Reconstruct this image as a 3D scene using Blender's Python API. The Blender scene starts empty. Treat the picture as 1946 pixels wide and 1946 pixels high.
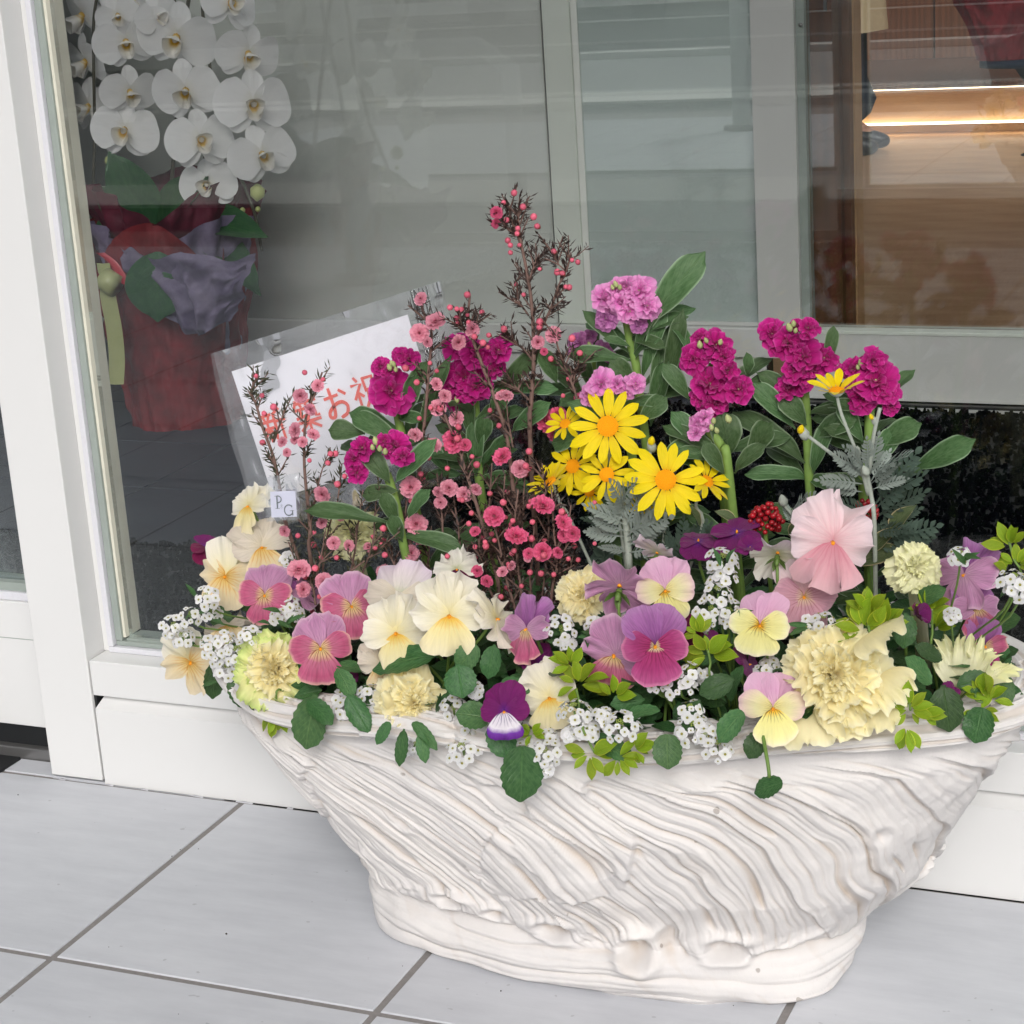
import bpy, math, random
import numpy as np
from mathutils import Matrix, Vector, Euler
R = math.radians
rnd = random.Random(7)
nrs = np.random.RandomState(5)
scene = bpy.context.scene
COL = scene.collection

# ------------------------------------------------------------------ camera, light, exposure
CAMP = Vector((0.96525, -1.49006, 0.79027))
CAMR = Matrix(((0.91976924, -0.05373626, 0.38876338), (0.38727736, 0.28471939, -0.87689857), (-0.06356723, 0.95710359, 0.28268698)))
FPX = 3740.85
cam_d = bpy.data.cameras.new('camera'); cam = bpy.data.objects.new('camera', cam_d); COL.objects.link(cam)
cam_d.sensor_width = 36; cam_d.lens = FPX / 1946 * 36; cam_d.clip_start = 0.05; cam_d.clip_end = 300
cam.matrix_world = Matrix.Translation(CAMP) @ CAMR.to_4x4()
scene.camera = cam
world = bpy.data.worlds.new('World'); scene.world = world; world.use_nodes = True
wn = world.node_tree.nodes; wl = world.node_tree.links
sky = wn.new('ShaderNodeTexSky'); sky.sky_type = 'NISHITA'; sky.sun_disc = False
sky.sun_elevation = R(33); sky.sun_rotation = R(158); sky.dust_density = 4; sky.air_density = 1.0
hs = wn.new('ShaderNodeHueSaturation'); hs.inputs['Saturation'].default_value = 0.30
wl.new(sky.outputs[0], hs.inputs['Color']); wl.new(hs.outputs[0], wn['Background'].inputs['Color'])
wn['Background'].inputs['Strength'].default_value = 0.10
sun_d = bpy.data.lights.new('sun', 'SUN'); sun = bpy.data.objects.new('sun', sun_d); COL.objects.link(sun)
sun_d.energy = 0.66; sun_d.angle = R(16); sun_d.color = (1.0, 0.985, 0.975)
sdir = Vector((math.sin(R(158)) * math.cos(R(33)), math.cos(R(158)) * math.cos(R(33)), math.sin(R(33))))
sun.rotation_euler = sdir.to_track_quat('Z', 'Y').to_euler(); sun.location = (0, 0, 20)
sun['label'] = 'sun'
vs = scene.view_settings; vs.view_transform = 'Standard'; vs.look = 'None'; vs.exposure = 0.66; vs.gamma = 1
vs.use_curve_mapping = False
scene.cycles.max_bounces = 8; scene.cycles.transparent_max_bounces = 16

# ------------------------------------------------------------------ basic helpers
def ray(px, py):
    return (CAMR @ Vector(((px - 973) / FPX, -(py - 973) / FPX, -1)))
def at(px, py, Y):
    d = ray(px, py); return CAMP + d * ((Y - CAMP.y) / d.y)
def atz(px, py, Z=0.0):
    d = ray(px, py); return CAMP + d * ((Z - CAMP.z) / d.z)
def mpp(P):  # metres per photo pixel at a point
    return (P - CAMP).length / FPX
def s2l(c):
    if isinstance(c, str): c = tuple(int(c[i:i + 2], 16) / 255 for i in (0, 2, 4))
    return tuple(((x / 12.92) if x <= .04045 else ((x + .055) / 1.055) ** 2.4) for x in c) + (1,)

WM = {}
def tag(o, label=None, cat=None, group=None, kind=None):
    if label: o['label'] = label
    if cat: o['category'] = cat
    if group: o['group'] = group
    if kind: o['kind'] = kind
    return o
def thing(name, loc, label, cat, group=None):
    o = bpy.data.objects.new(name, None); COL.objects.link(o); o.empty_display_size = .02
    o.location = loc; WM[o] = Matrix.Translation(Vector(loc)); tag(o, label, cat, group); return o
def put(name, mesh, parent=None, mw=None):
    mw = mw or Matrix.Identity(4)
    o = bpy.data.objects.new(name, mesh); COL.objects.link(o); WM[o] = mw
    if parent is not None:
        o.parent = parent; o.matrix_local = WM[parent].inverted() @ mw
    else: o.matrix_world = mw
    return o
def mesh(name, V, F, mats, uv=None, mi=None, smooth=True):
    m = bpy.data.meshes.new(name)
    V = np.asarray(V, dtype=np.float32).reshape(-1, 3)
    m.from_pydata(V.tolist() if len(V) < 3000 else V, [], F if isinstance(F, list) else F.tolist())
    for x in (mats if isinstance(mats, (list, tuple)) else [mats]): m.materials.append(x)
    if mi is not None: m.polygons.foreach_set('material_index', np.asarray(mi, dtype=np.int32))
    if smooth: m.polygons.foreach_set('use_smooth', np.ones(len(m.polygons), dtype=bool))
    if uv is not None:
        L = m.uv_layers.new(name='UVMap'); n = len(m.loops)
        vi = np.empty(n, dtype=np.int32); m.loops.foreach_get('vertex_index', vi)
        L.data.foreach_set('uv', np.asarray(uv, dtype=np.float32).reshape(-1, 2)[vi].ravel())
    m.update(); return m
def box(name, x0, x1, y0, y1, z0, z1, mat, parent=None, bev=0.0, mw=None):
    V = []; F = []
    c = ((x0 + x1) / 2, (y0 + y1) / 2, (z0 + z1) / 2)
    if bev <= 0:
        V = [(x, y, z) for x in (x0, x1) for y in (y0, y1) for z in (z0, z1)]
        F = [(0, 1, 3, 2), (4, 6, 7, 5), (0, 4, 5, 1), (2, 3, 7, 6), (0, 2, 6, 4), (1, 5, 7, 3)]
    else:
        import bmesh
        bm = bmesh.new(); bmesh.ops.create_cube(bm, size=1)
        for v in bm.verts: v.co = Vector((c[0] + v.co.x * (x1 - x0), c[1] + v.co.y * (y1 - y0), c[2] + v.co.z * (z1 - z0)))
        bmesh.ops.bevel(bm, geom=bm.edges[:], offset=bev, segments=2, affect='EDGES', profile=.6)
        m = bpy.data.meshes.new(name); bm.to_mesh(m); bm.free(); m.materials.append(mat)
        return put(name, m, parent, mw)
    return put(name, mesh(name, V, F, mat, smooth=False), parent, mw)
class MB:
    def __init__(s): s.V = []; s.F = []; s.U = []; s.M = []; s.n = 0
    def add(s, V, F, uv=None, mi=0, M=None):
        V = np.asarray(V, float).reshape(-1, 3)
        if M is not None:
            A = np.array(M); V = V @ A[:3, :3].T + A[:3, 3]
        s.V.append(V); s.F += [tuple(i + s.n for i in f) for f in F]
        s.U.append(np.zeros((len(V), 2)) if uv is None else np.asarray(uv).reshape(-1, 2)); s.M += [mi] * len(F); s.n += len(V)
    def mesh(s, name, mats, smooth=True):
        return mesh(name, np.vstack(s.V), s.F, mats, uv=np.vstack(s.U), mi=s.M, smooth=smooth)
def grid_faces(nu, nv, wrap=False):
    F = []
    for j in range(nv - 1):
        for i in range(nu - (0 if wrap else 1)):
            a = j * nu + i; b = j * nu + (i + 1) % nu
            F.append((a, b, b + nu, a + nu))
    return F
def tube(pts, rad, n=6, cap=True):
    pts = [Vector(p) for p in pts]; rad = rad if isinstance(rad, (list, tuple)) else [rad] * len(pts)
    V = []; UV = []
    t0 = (pts[1] - pts[0]).normalized(); nx = t0.orthogonal().normalized()
    for i, p in enumerate(pts):
        t = (pts[min(i + 1, len(pts) - 1)] - pts[max(i - 1, 0)])
        t = t.normalized() if t.length > 1e-9 else t0
        nx = (nx - t * nx.dot(t)); nx = nx.normalized() if nx.length > 1e-6 else t.orthogonal().normalized()
        ny = t.cross(nx)
        for k in range(n):
            a = 2 * math.pi * k / n; V.append(p + (nx * math.cos(a) + ny * math.sin(a)) * rad[i]); UV.append((k / n, i / (len(pts) - 1)))
    F = grid_faces(n, len(pts), True)
    if cap: F += [tuple(range(n))[::-1], tuple(range(len(V) - n, len(V)))]
    return V, F, UV
def bez(a, b, c, d, n=8):
    out = []
    for i in range(n + 1):
        t = i / n; out.append(a * (1 - t) ** 3 + b * 3 * t * (1 - t) ** 2 + c * 3 * t * t * (1 - t) + d * t ** 3)
    return out
def poly(pts, n=4):   # Catmull-Rom smoothing
    P = [Vector(p) for p in pts]; P = [P[0] * 2 - P[1]] + P + [P[-1] * 2 - P[-2]]; out = []
    for i in range(1, len(P) - 2):
        for k in range(n):
            t = k / n; a, b, c, d = P[i - 1:i + 3]
            out.append(.5 * ((2 * b) + (c - a) * t + (2 * a - 5 * b + 4 * c - d) * t * t + (3 * b - a - 3 * c + d) * t ** 3))
    return out + [P[-2]]
def frame(P, z, up=Vector((0, 0, 1)), roll=0.0, s=1.0):
    z = Vector(z).normalized(); x = Vector(up).cross(z)
    x = x.normalized() if x.length > 1e-5 else z.orthogonal().normalized()
    y = z.cross(x); M = Matrix((x, y, z)).transposed().to_4x4()
    return Matrix.Translation(P) @ M @ Matrix.Rotation(roll, 4, 'Z') @ Matrix.Scale(s, 4)
def yframe(A, B, zhint, w=1.0, sc=None):   # local +y runs from A to B, +z near zhint
    y = (B - A); L = y.length; y.normalize(); z = (zhint - y * zhint.dot(y)).normalized(); x = y.cross(z)
    M = Matrix((x * (w), y * L, z * (sc or L))).transposed().to_4x4()
    return Matrix.Translation(A) @ M
def facing(P, yaw=0, pitch=0):
    d = (CAMP - P).normalized(); side = Vector((0, 0, 1)).cross(d).normalized()
    d = Matrix.Rotation(R(yaw), 3, 'Z') @ d; side = Vector((0, 0, 1)).cross(d).normalized()
    return Matrix.Rotation(R(-pitch), 3, side) @ d

# value noise in numpy
_T = np.random.RandomState(11).rand(4096)
def vnoise(x, y, seed=0):
    x = np.asarray(x, float); y = np.asarray(y, float)
    xi = np.floor(x).astype(int); yi = np.floor(y).astype(int); fx = x - xi; fy = y - yi
    fx = fx * fx * (3 - 2 * fx); fy = fy * fy * (3 - 2 * fy)
    h = lambda a, b: _T[(a * 73 + b * 1571 + seed * 397 + (a * b) % 61 * 17) & 4095]
    return ((h(xi, yi) * (1 - fx) + h(xi + 1, yi) * fx) * (1 - fy) + (h(xi, yi + 1) * (1 - fx) + h(xi + 1, yi + 1) * fx) * fy) * 2 - 1
def fbm(x, y, o=3, seed=0): return sum(vnoise(x * 2 ** k, y * 2 ** k, seed + k) / 2 ** k for k in range(o))

# ------------------------------------------------------------------ materials
class NT:
    def __init__(s, name):
        s.m = bpy.data.materials.new(name); s.m.use_nodes = True; s.t = s.m.node_tree; s.t.nodes.clear()
        s.out = s.t.nodes.new('ShaderNodeOutputMaterial')
    def n(s, typ, **kw):
        o = s.t.nodes.new('ShaderNode' + typ)
        for k, v in kw.items():
            if k.startswith('i_'):
                k = k[2:]; k = int(k) if k.isdigit() else k.replace('_', ' '); i = o.inputs[k]
                if isinstance(v, bpy.types.NodeSocket): s.t.links.new(v, i)
                else: i.default_value = v
            else: setattr(o, k, v)
        return o
    def l(s, a, b): s.t.links.new(a, b)
    def mix(s, f, a, b, blend='MIX'):
        o = s.n('MixRGB', blend_type=blend)
        for i, v in enumerate((f, a, b)):
            if isinstance(v, bpy.types.NodeSocket): s.l(v, o.inputs[i])
            else: o.inputs[i].default_value = v
        return o.outputs[0]
    def math(s, op, a, b=0.0, clamp=False):
        o = s.n('Math', operation=op, use_clamp=clamp)
        for i, v in enumerate((a, b)):
            if isinstance(v, bpy.types.NodeSocket): s.l(v, o.inputs[i])
            else: o.inputs[i].default_value = v
        return o.outputs[0]
    def ramp(s, f, stops, interp='LINEAR'):
        o = s.n('ValToRGB'); s.l(f, o.inputs[0]); o.color_ramp.interpolation = interp
        e = o.color_ramp.elements
        while len(e) < len(stops): e.new(.5)
        for i, (p, c) in enumerate(stops):
            e[i].position = p; e[i].color = c if not isinstance(c, str) else s2l(c)
        return o.outputs[0]
    def noise(s, scale, detail=3, vec=None, rough=.6):
        o = s.n('TexNoise'); o.inputs['Scale'].default_value = scale; o.inputs['Detail'].default_value = detail; o.inputs['Roughness'].default_value = rough
        if vec is not None: s.l(vec, o.inputs['Vector'])
        return o.outputs[0]
    def coord(s, which='Object'): return s.n('TexCoord').outputs[which]
    def mapping(s, vec, sc=(1, 1, 1), rot=(0, 0, 0)):
        o = s.n('Mapping'); o.inputs['Scale'].default_value = sc; o.inputs['Rotation'].default_value = rot; s.l(vec, o.inputs['Vector']); return o.outputs[0]
    def bump(s, h, st=.2, d=.001):
        o = s.n('Bump'); o.inputs['Strength'].default_value = st; o.inputs['Distance'].default_value = d; s.l(h, o.inputs['Height']); return o.outputs[0]
    def princ(s, col, rough=.5, spec=.5, normal=None, **kw):
        o = s.n('BsdfPrincipled')
        if isinstance(col, bpy.types.NodeSocket): s.l(col, o.inputs['Base Color'])
        else: o.inputs['Base Color'].default_value = col
        if isinstance(rough, bpy.types.NodeSocket): s.l(rough, o.inputs['Roughness'])
        else: o.inputs['Roughness'].default_value = rough
        o.inputs['Specular IOR Level'].default_value = spec
        if normal is not None: s.l(normal, o.inputs['Normal'])
        for k, v in kw.items(): o.inputs[k.replace('_', ' ')].default_value = v
        return o.outputs[0]
    def done(s, sh): s.l(sh, s.out.inputs[0]); return s.m
    def trans(s, sh, col, f=.25, normal=None):
        t = s.n('BsdfTranslucent')
        if isinstance(col, bpy.types.NodeSocket): s.l(col, t.inputs[0])
        else: t.inputs[0].default_value = col
        x = s.n('MixShader'); x.inputs[0].default_value = f; s.l(sh, x.inputs[1]); s.l(t.outputs[0], x.inputs[2]); return x.outputs[0]
def rnd_tint(t, col, amt=.12, hue=.0):
    oi = t.n('ObjectInfo').outputs['Random']
    h = t.n('HueSaturation'); t.l(col, h.inputs['Color'])
    v = t.math('MULTIPLY_ADD', oi, amt * 2); v.node.inputs[2].default_value = 1 - amt; t.l(v, h.inputs['Value'])
    if hue:
        v2 = t.math('MULTIPLY_ADD', oi, hue * 2); v2.node.inputs[2].default_value = .5 - hue; t.l(v2, h.inputs['Hue'])
    return h.outputs[0]

def petal_mat(name, stops, vein=None, edge=None, f=.28, tint=.07, mott=.12, vfreq=26, rough=.62):
    """stops: colours from base (0) to tip (1); vein = (colour, strength, reach)"""
    t = NT(name); uv = t.coord('UV'); sep = t.n('SeparateXYZ'); t.l(uv, sep.inputs[0]); u, v = sep.outputs[0], sep.outputs[1]
    wob = t.noise(5, 2, uv); vv = t.math('MULTIPLY_ADD', wob, .14); t.l(v, vv.node.inputs[2]); vv = t.math('SUBTRACT', vv, .07)
    c = t.ramp(vv, stops)
    lin = t.noise(1.0, 2, t.mapping(uv, (vfreq, 2.2, 1)))
    c = t.mix(mott, c, t.ramp(lin, [(.3, (.25, .25, .25, 1)), (.7, (1, 1, 1, 1))]), 'MULTIPLY')
    if vein:
        col, st, reach = vein
        l2 = t.math('MULTIPLY_ADD', u, 44.0); t.l(t.math('MULTIPLY', t.noise(2.2, 1, t.mapping(uv, (3, 1, 1))), 9.0), l2.node.inputs[2])
        l3 = t.math('SINE', l2); m = t.ramp(l3, [(.30, (0, 0, 0, 1)), (.75, (1, 1, 1, 1))])
        fall = t.ramp(vv, [(.02, (1, 1, 1, 1)), (reach, (0, 0, 0, 1))])
        c = t.mix(t.math('MULTIPLY', t.math('MULTIPLY', m, fall), min(1.0, st * 1.25)), c, s2l(col))
    if edge:
        e = t.ramp(v, [(.90, (0, 0, 0, 1)), (.99, (1, 1, 1, 1))]); c = t.mix(t.math('MULTIPLY', e, .8), c, s2l(edge))
    c = rnd_tint(t, c, tint)
    b = t.bump(t.noise(1, 3, t.mapping(uv, (vfreq * .8, 2.0, 1))), .8, .0010)
    return t.done(t.trans(t.princ(c, rough, .25, b, Sheen_Weight=.15), c, f))
def leaf_mat(name, base, rib, under=None, edge=None, gloss=.45, vein_s=.5, f=.15, tint=.18, hue=.01):
    t = NT(name); uv = t.coord('UV'); sep = t.n('SeparateXYZ'); t.l(uv, sep.inputs[0]); u, v = sep.outputs[0], sep.outputs[1]
    d = t.math('ABSOLUTE', t.math('SUBTRACT', u, .5))
    c = t.mix(t.ramp(t.noise(9, 4, uv), [(.35, (0, 0, 0, 1)), (.7, (1, 1, 1, 1))]), s2l(base), s2l(rib)); c.node.inputs[0].default_value = .3
    c2 = t.mix(.35, s2l(base), c)
    mid = t.ramp(d, [(.0, (1, 1, 1, 1)), (.035, (0, 0, 0, 1))])
    w = t.n('TexWave', wave_type='BANDS', bands_direction='Y'); w.inputs['Scale'].default_value = 2.6; w.inputs['Distortion'].default_value = 1.2; w.inputs['Detail'].default_value = 1
    dd = t.n('CombineXYZ'); t.l(d, dd.inputs[0]); vs_ = t.math('SUBTRACT', v, t.math('MULTIPLY', d, .9)); t.l(vs_, dd.inputs[1]); t.l(dd.outputs[0], w.inputs['Vector'])
    side = t.ramp(w.outputs['Color'], [(.82, (0, 0, 0, 1)), (.97, (1, 1, 1, 1))])
    k = t.math('MAXIMUM', mid, t.math('MULTIPLY', side, .35)); c = t.mix(t.math('MULTIPLY', k, vein_s), c2, s2l(rib))
    if edge: c = t.mix(t.ramp(d, [(.42, (0, 0, 0, 1)), (.49, (1, 1, 1, 1))]), c, s2l(edge))
    if under:
        g = t.n('NewGeometry'); c = t.mix(g.outputs['Backfacing'], c, s2l(under))
    c = rnd_tint(t, c, tint, hue)
    hb = t.math('ADD', t.math('MULTIPLY', k, -.8), t.math('MULTIPLY', t.noise(14, 3, uv), .7))
    return t.done(t.trans(t.princ(c, gloss, .35, t.bump(hb, .5, .0012)), c, f))
def flat_mat(name, c, rough=.5, spec=.5, var=.06, scale=40, bmp=.1, bd=.0005, met=0.0, tint=0, **kw):
    t = NT(name); n = t.noise(scale, 4, t.coord())
    c = s2l(c) if isinstance(c, str) else c
    k = t.mix(t.ramp(n, [(.3, (0, 0, 0, 1)), (.75, (1, 1, 1, 1))]), tuple(x * (1 - var) for x in c[:3]) + (1,), tuple(min(1, x * (1 + var)) for x in c[:3]) + (1,))
    if tint: k = rnd_tint(t, k, tint)
    return t.done(t.princ(k, rough, spec, t.bump(n, bmp, bd), Metallic=met, **kw))

M = {}
M['frame'] = flat_mat('white_painted_aluminium', 'DDDDDC', .38, .4, .012, 5, .02)
M['frame_side'] = flat_mat('cream_bead', 'DEDBCB', .4)
M['sealant'] = flat_mat('white_sealant', 'D6D6DC', .55, .4, .03, 300, .5, .0008)
M['gasket'] = flat_mat('grey_gasket', '98A19B', .5, .3)
M['dark'] = flat_mat('dark_gap', '16181A', .6)
M['steel'] = flat_mat('brushed_sill', '8C8B8A', .3, .5, .06, 30, met=.7)
def tile_mat(name, a, b, sp, rough, spec=.35):
    t = NT(name); oi = t.n('ObjectInfo').outputs['Random']; co = t.coord()
    off = t.n('VectorMath', operation='ADD'); t.l(co, off.inputs[0]); sc = t.n('VectorMath', operation='SCALE'); cb = t.n('CombineXYZ'); t.l(oi, cb.inputs[0]); t.l(oi, cb.inputs[1]); t.l(cb.outputs[0], sc.inputs[0]); sc.inputs['Scale'].default_value = 37; t.l(sc.outputs[0], off.inputs[1])
    v = off.outputs[0]
    big = t.noise(7, 4, v); streak = t.noise(28, 5, t.mapping(v, (.35, 1.7, 1), (0, 0, .25)), .7)
    m = t.math('ADD', t.math('MULTIPLY', big, .45), t.math('MULTIPLY', streak, .65))
    c = t.ramp(m, [(.30, a), (.74, b)])
    spk = t.ramp(t.noise(120, 1, v), [(.765, (0, 0, 0, 1)), (.79, (1, 1, 1, 1))]); c = t.mix(t.math('MULTIPLY', spk, .3), c, s2l(sp))
    c = rnd_tint(t, c, .025)
    return t.done(t.princ(c, rough, spec, t.bump(streak, .12, .0006)))
M['tile'] = tile_mat('grey_stoneware_tile', 'BABCC2', 'CED0D5', '6E6E72', .5)
M['grout'] = flat_mat('brown_grey_grout', '8A8684', .9, .2, .1, 250, .5)
M['tile_dark'] = tile_mat('dark_stone_tile', '2A2D36', '3C404A', '20222A', .5, .15)
M['grout_dark'] = flat_mat('dark_grout', '0A0B0E', .9)
M['mat'] = flat_mat('black_loop_mat', '05060B', .9, .04, .5, 200, .3, tint=.3)
def glass_mat(name, tint, refl):
    t = NT(name); tr = t.n('BsdfTransparent'); tr.inputs[0].default_value = tint
    gl = t.n('BsdfGlossy'); gl.inputs['Roughness'].default_value = 0.0; gl.inputs[0].default_value = (.95, 1, .98, 1)
    fr = t.n('Fresnel'); fr.inputs[0].default_value = 1.5
    f = t.math('MULTIPLY_ADD', fr.outputs[0], .52); f.node.inputs[2].default_value = refl
    x = t.n('MixShader'); t.l(f, x.inputs[0]); t.l(tr.outputs[0], x.inputs[1]); t.l(gl.outputs[0], x.inputs[2]); return t.done(x.outputs[0])
M['glass'] = glass_mat('window_glass', (.95, .956, .956, 1), .012)
M['glass_leaf'] = glass_mat('glossy_film', (.97, .972, .972, 1), .05)
M['glass_in'] = glass_mat('inner_glass', (.97, .972, .972, 1), .13)
def film_mat(name, a, frac):
    t = NT(name); p = t.princ(s2l(a), .55, .5); tr = t.n('BsdfTransparent'); tr.inputs[0].default_value = (.8, .9, .87, 1)
    x = t.n('MixShader'); x.inputs[0].default_value = frac; t.l(tr.outputs[0], x.inputs[1]); t.l(p, x.inputs[2]); return t.done(x.outputs[0])
M['frost'] = flat_mat('frosted_glass_grey', 'E6E8E2', .35, .5, .02, 4)
M['frost2'] = flat_mat('frosted_glass_teal', 'E6F0EC', .3, .5, .03, 4)
M['inner'] = flat_mat('inner_door_paint', 'CCCDC9', .45, .4, .015, 5)
M['inner2'] = flat_mat('inner_strip_paint', 'DAE0D6', .45, .4, .015, 5)
M['plastic'] = None
def clear_mat(name, spec_f=.35, alpha=.07, col=(.85, .87, .9, 1)):
    t = NT(name); tr = t.n('BsdfTransparent'); tr.inputs[0].default_value = (.96, .97, .98, 1)
    n = t.noise(22, 2, t.coord()); b = t.bump(n, .06, .002)
    gl = t.n('BsdfGlossy'); gl.inputs['Roughness'].default_value = .07; t.l(b, gl.inputs['Normal'])
    df = t.n('BsdfDiffuse'); df.inputs[0].default_value = col
    x = t.n('MixShader'); x.inputs[0].default_value = alpha; t.l(tr.outputs[0], x.inputs[1]); t.l(df.outputs[0], x.inputs[2])
    lw = t.n('LayerWeight'); lw.inputs[0].default_value = spec_f; t.l(b, lw.inputs['Normal'])
    f = t.math('MULTIPLY_ADD', lw.outputs['Fresnel'], .8); f.node.inputs[2].default_value = .05
    y = t.n('MixShader'); t.l(f, y.inputs[0]); t.l(x.outputs[0], y.inputs[1]); t.l(gl.outputs[0], y.inputs[2]); return t.done(y.outputs[0])
M['plastic'] = clear_mat('clear_plastic_sleeve')
M['card'] = flat_mat('white_card', 'F4F2F8', .5, .4, .01, 30, .02)
M['ink_red'] = flat_mat('red_marker', 'F0604F', .6)
M['ink_grey'] = flat_mat('grey_ink', '4E5A60', .6)
M['silver'] = flat_mat('pale_lilac_label', 'DCDCEE', .35, .5, .04, 40)
def wood_mat(name, a, b, rough=.4, axis=(1, 14, 14), spec=.5):
    t = NT(name); co = t.mapping(t.coord(), axis); n = t.noise(3.0, 6, co, .65); w = t.n('TexWave'); w.inputs['Scale'].default_value = .9; w.inputs['Distortion'].default_value = 7; w.inputs['Detail'].default_value = 4; t.l(co, w.inputs['Vector'])
    m = t.math('ADD', t.math('MULTIPLY', n, .7), t.math('MULTIPLY', w.outputs[1], .3)); c = rnd_tint(t, t.ramp(m, [(.3, a), (.75, b)]), .02)
    return t.done(t.princ(c, rough, spec, t.bump(n, .08, .001)))
M['wood_floor'] = wood_mat('pale_oak_floor', 'C8A27C', 'E0BC94', .33)
M['wood_step'] = wood_mat('oak_step', 'D4AA7A', 'E6C090', .4)
M['wood_dark'] = wood_mat('brown_wood_panel', '6A4630', '86593E', .4, (14, 14, 1))
M['led'] = None
t = NT('warm_led'); e = t.n('Emission'); e.inputs[0].default_value = (1, .80, .56, 1); e.inputs[1].default_value = 4.5; M['led'] = t.done(e.outputs[0])
# pot
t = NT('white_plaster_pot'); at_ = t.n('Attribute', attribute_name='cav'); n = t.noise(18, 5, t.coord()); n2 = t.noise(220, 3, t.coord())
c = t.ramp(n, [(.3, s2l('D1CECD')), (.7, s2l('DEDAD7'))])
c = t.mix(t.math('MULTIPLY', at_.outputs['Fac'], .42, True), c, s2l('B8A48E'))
dirt = t.n('Attribute', attribute_name='dirt'); sp = t.ramp(t.noise(95, 2, t.coord()), [(.60, (0, 0, 0, 1)), (.70, (1, 1, 1, 1))])
c = t.mix(t.math('MULTIPLY', sp, t.math('MULTIPLY', dirt.outputs['Fac'], .8), True), c, s2l('5E5040'))
sp2 = t.ramp(t.noise(70, 1, t.coord()), [(.775, (0, 0, 0, 1)), (.79, (1, 1, 1, 1))]); c = t.mix(t.math('MULTIPLY', sp2, .5), c, s2l('6A5A4A'))
n3 = t.noise(60, 6, t.coord(), .75)
M['pot'] = t.done(t.princ(c, .78, .2, t.bump(t.math('ADD', t.math('MULTIPLY', n2, .5), n3), .45, .0012)))
t = NT('dark_potting_soil'); n = t.noise(150, 5, t.coord()); M['soil'] = t.done(t.princ(t.ramp(n, [(.35, '120D0A'), (.6, '2C2018'), (.75, '5A4634')]), .95, .2, t.bump(n, 1, .006)))

W_ = (1, 1, 1, 1)
M['p_cream'] = petal_mat('cream_petal', [(0, 'F7E9A8'), (.3, 'F5EDC8'), (.7, 'F6F0DA'), (1, 'F4EFE2')], f=.3)
M['p_cream_low'] = petal_mat('cream_lower_petal', [(0, 'F0A818'), (.13, 'F4CE62'), (.35, 'F7E8A6'), (1, 'F7EDCB')], vein=('E6A02C', .35, .5))
M['p_dull'] = petal_mat('beige_lilac_petal', [(0, 'E8DCC0'), (.5, 'E6DCCB'), (1, 'DED3C6')], mott=.2)
M['p_buff'] = petal_mat('buff_petal', [(0, 'E8B23C'), (.18, 'F2CF82'), (.5, 'F3DEB0'), (1, 'F1E2C4')], vein=('D68A1E', .6, .75))
M['p_rose'] = petal_mat('rose_petal', [(0, 'F6E08A'), (.2, 'F0C8A0'), (.38, 'D87C9C'), (.75, 'CC6088'), (1, 'D87898')], vein=('8E2030', .75, .62), edge='ECC0B0', mott=.42)
M['p_mauve'] = petal_mat('mauve_petal', [(0, 'E0B4CE'), (.35, 'D6A0C4'), (.8, 'CC92BA'), (1, 'D4A4C6')], vein=('9A4E8C', .35, .8), edge='DDB8CC', mott=.42)
M['p_violet'] = petal_mat('violet_mauve_petal', [(0, '7E3C7C'), (.3, 'A862A6'), (.8, 'B474B2'), (1, 'BE8ABE')], vein=('7A3280', .4, .9), mott=.42)
M['p_magenta'] = petal_mat('magenta_petal', [(0, 'F4D860'), (.08, 'F2DCB0'), (.17, 'B43470'), (.6, 'B03C7A'), (1, 'C05E92')], vein=('6A1040', .75, .7), edge='D88AAC', mott=.42)
M['p_deep'] = petal_mat('deep_purple_petal', [(0, '6A2090'), (.3, '78186A'), (1, '7C1A68')], mott=.3)
M['p_wine'] = petal_mat('wine_petal', [(0, '5A0A38'), (1, '82184E')], mott=.3)
M['p_violawhite'] = petal_mat('violet_white_petal', [(0, 'F0A020'), (.1, 'E8E0EC'), (.6, 'F0EAF2'), (.78, '7838A8'), (1, '5C1A80')], vein=('4A1470', .95, .6))
M['p_yel'] = petal_mat('lemon_petal', [(0, 'F09A10'), (.1, 'F4C83C'), (.25, 'F4EB94'), (.75, 'F5F0A8'), (1, 'F6F3C4')], vein=('6A4A28', .8, .42), edge='F2E6C8')
M['p_yelpink'] = petal_mat('lemon_pink_petal', [(0, 'F3E58C'), (.5, 'F4EDB6'), (.85, 'F2DCC8'), (1, 'EAC8CC')], vein=('6A4A38', .6, .28))
M['p_pink'] = petal_mat('lilac_pink_petal', [(0, 'EBC4D8'), (.5, 'E2AECE'), (1, 'E4B8D2')], vein=('B86AA0', .35, .8))
M['p_palepink'] = petal_mat('pale_pink_petal', [(0, 'E8AEB4'), (.3, 'F0CDD0'), (.8, 'F3DCE0'), (1, 'F1DEE4')], vein=('E0A0B0', .3, .7), mott=.14)
M['p_pinkmid'] = petal_mat('soft_pink_petal', [(0, 'DE8E9C'), (1, 'F0C4CC')], vein=('D07088', .4, .8))
M['p_dusty'] = petal_mat('dusty_pink_petal', [(0, 'EFC24A'), (.12, 'E8C8B0'), (.3, 'D8A4B0'), (.8, 'D4A0B2'), (1, 'DDB4C0')], vein=('9A4A64', .6, .7), mott=.25)
M['p_lilacwhite'] = petal_mat('lilac_white_petal', [(0, 'C8D0A0'), (.3, 'E6E0D8'), (1, 'E4D4E2')], mott=.15)
M['p_whiteb'] = petal_mat('ivory_petal', [(0, 'C8CC98'), (.3, 'EAE8D6'), (1, 'F0ECE4')], mott=.15)
M['throat'] = flat_mat('orange_throat', 'F29A10', .6)
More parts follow.
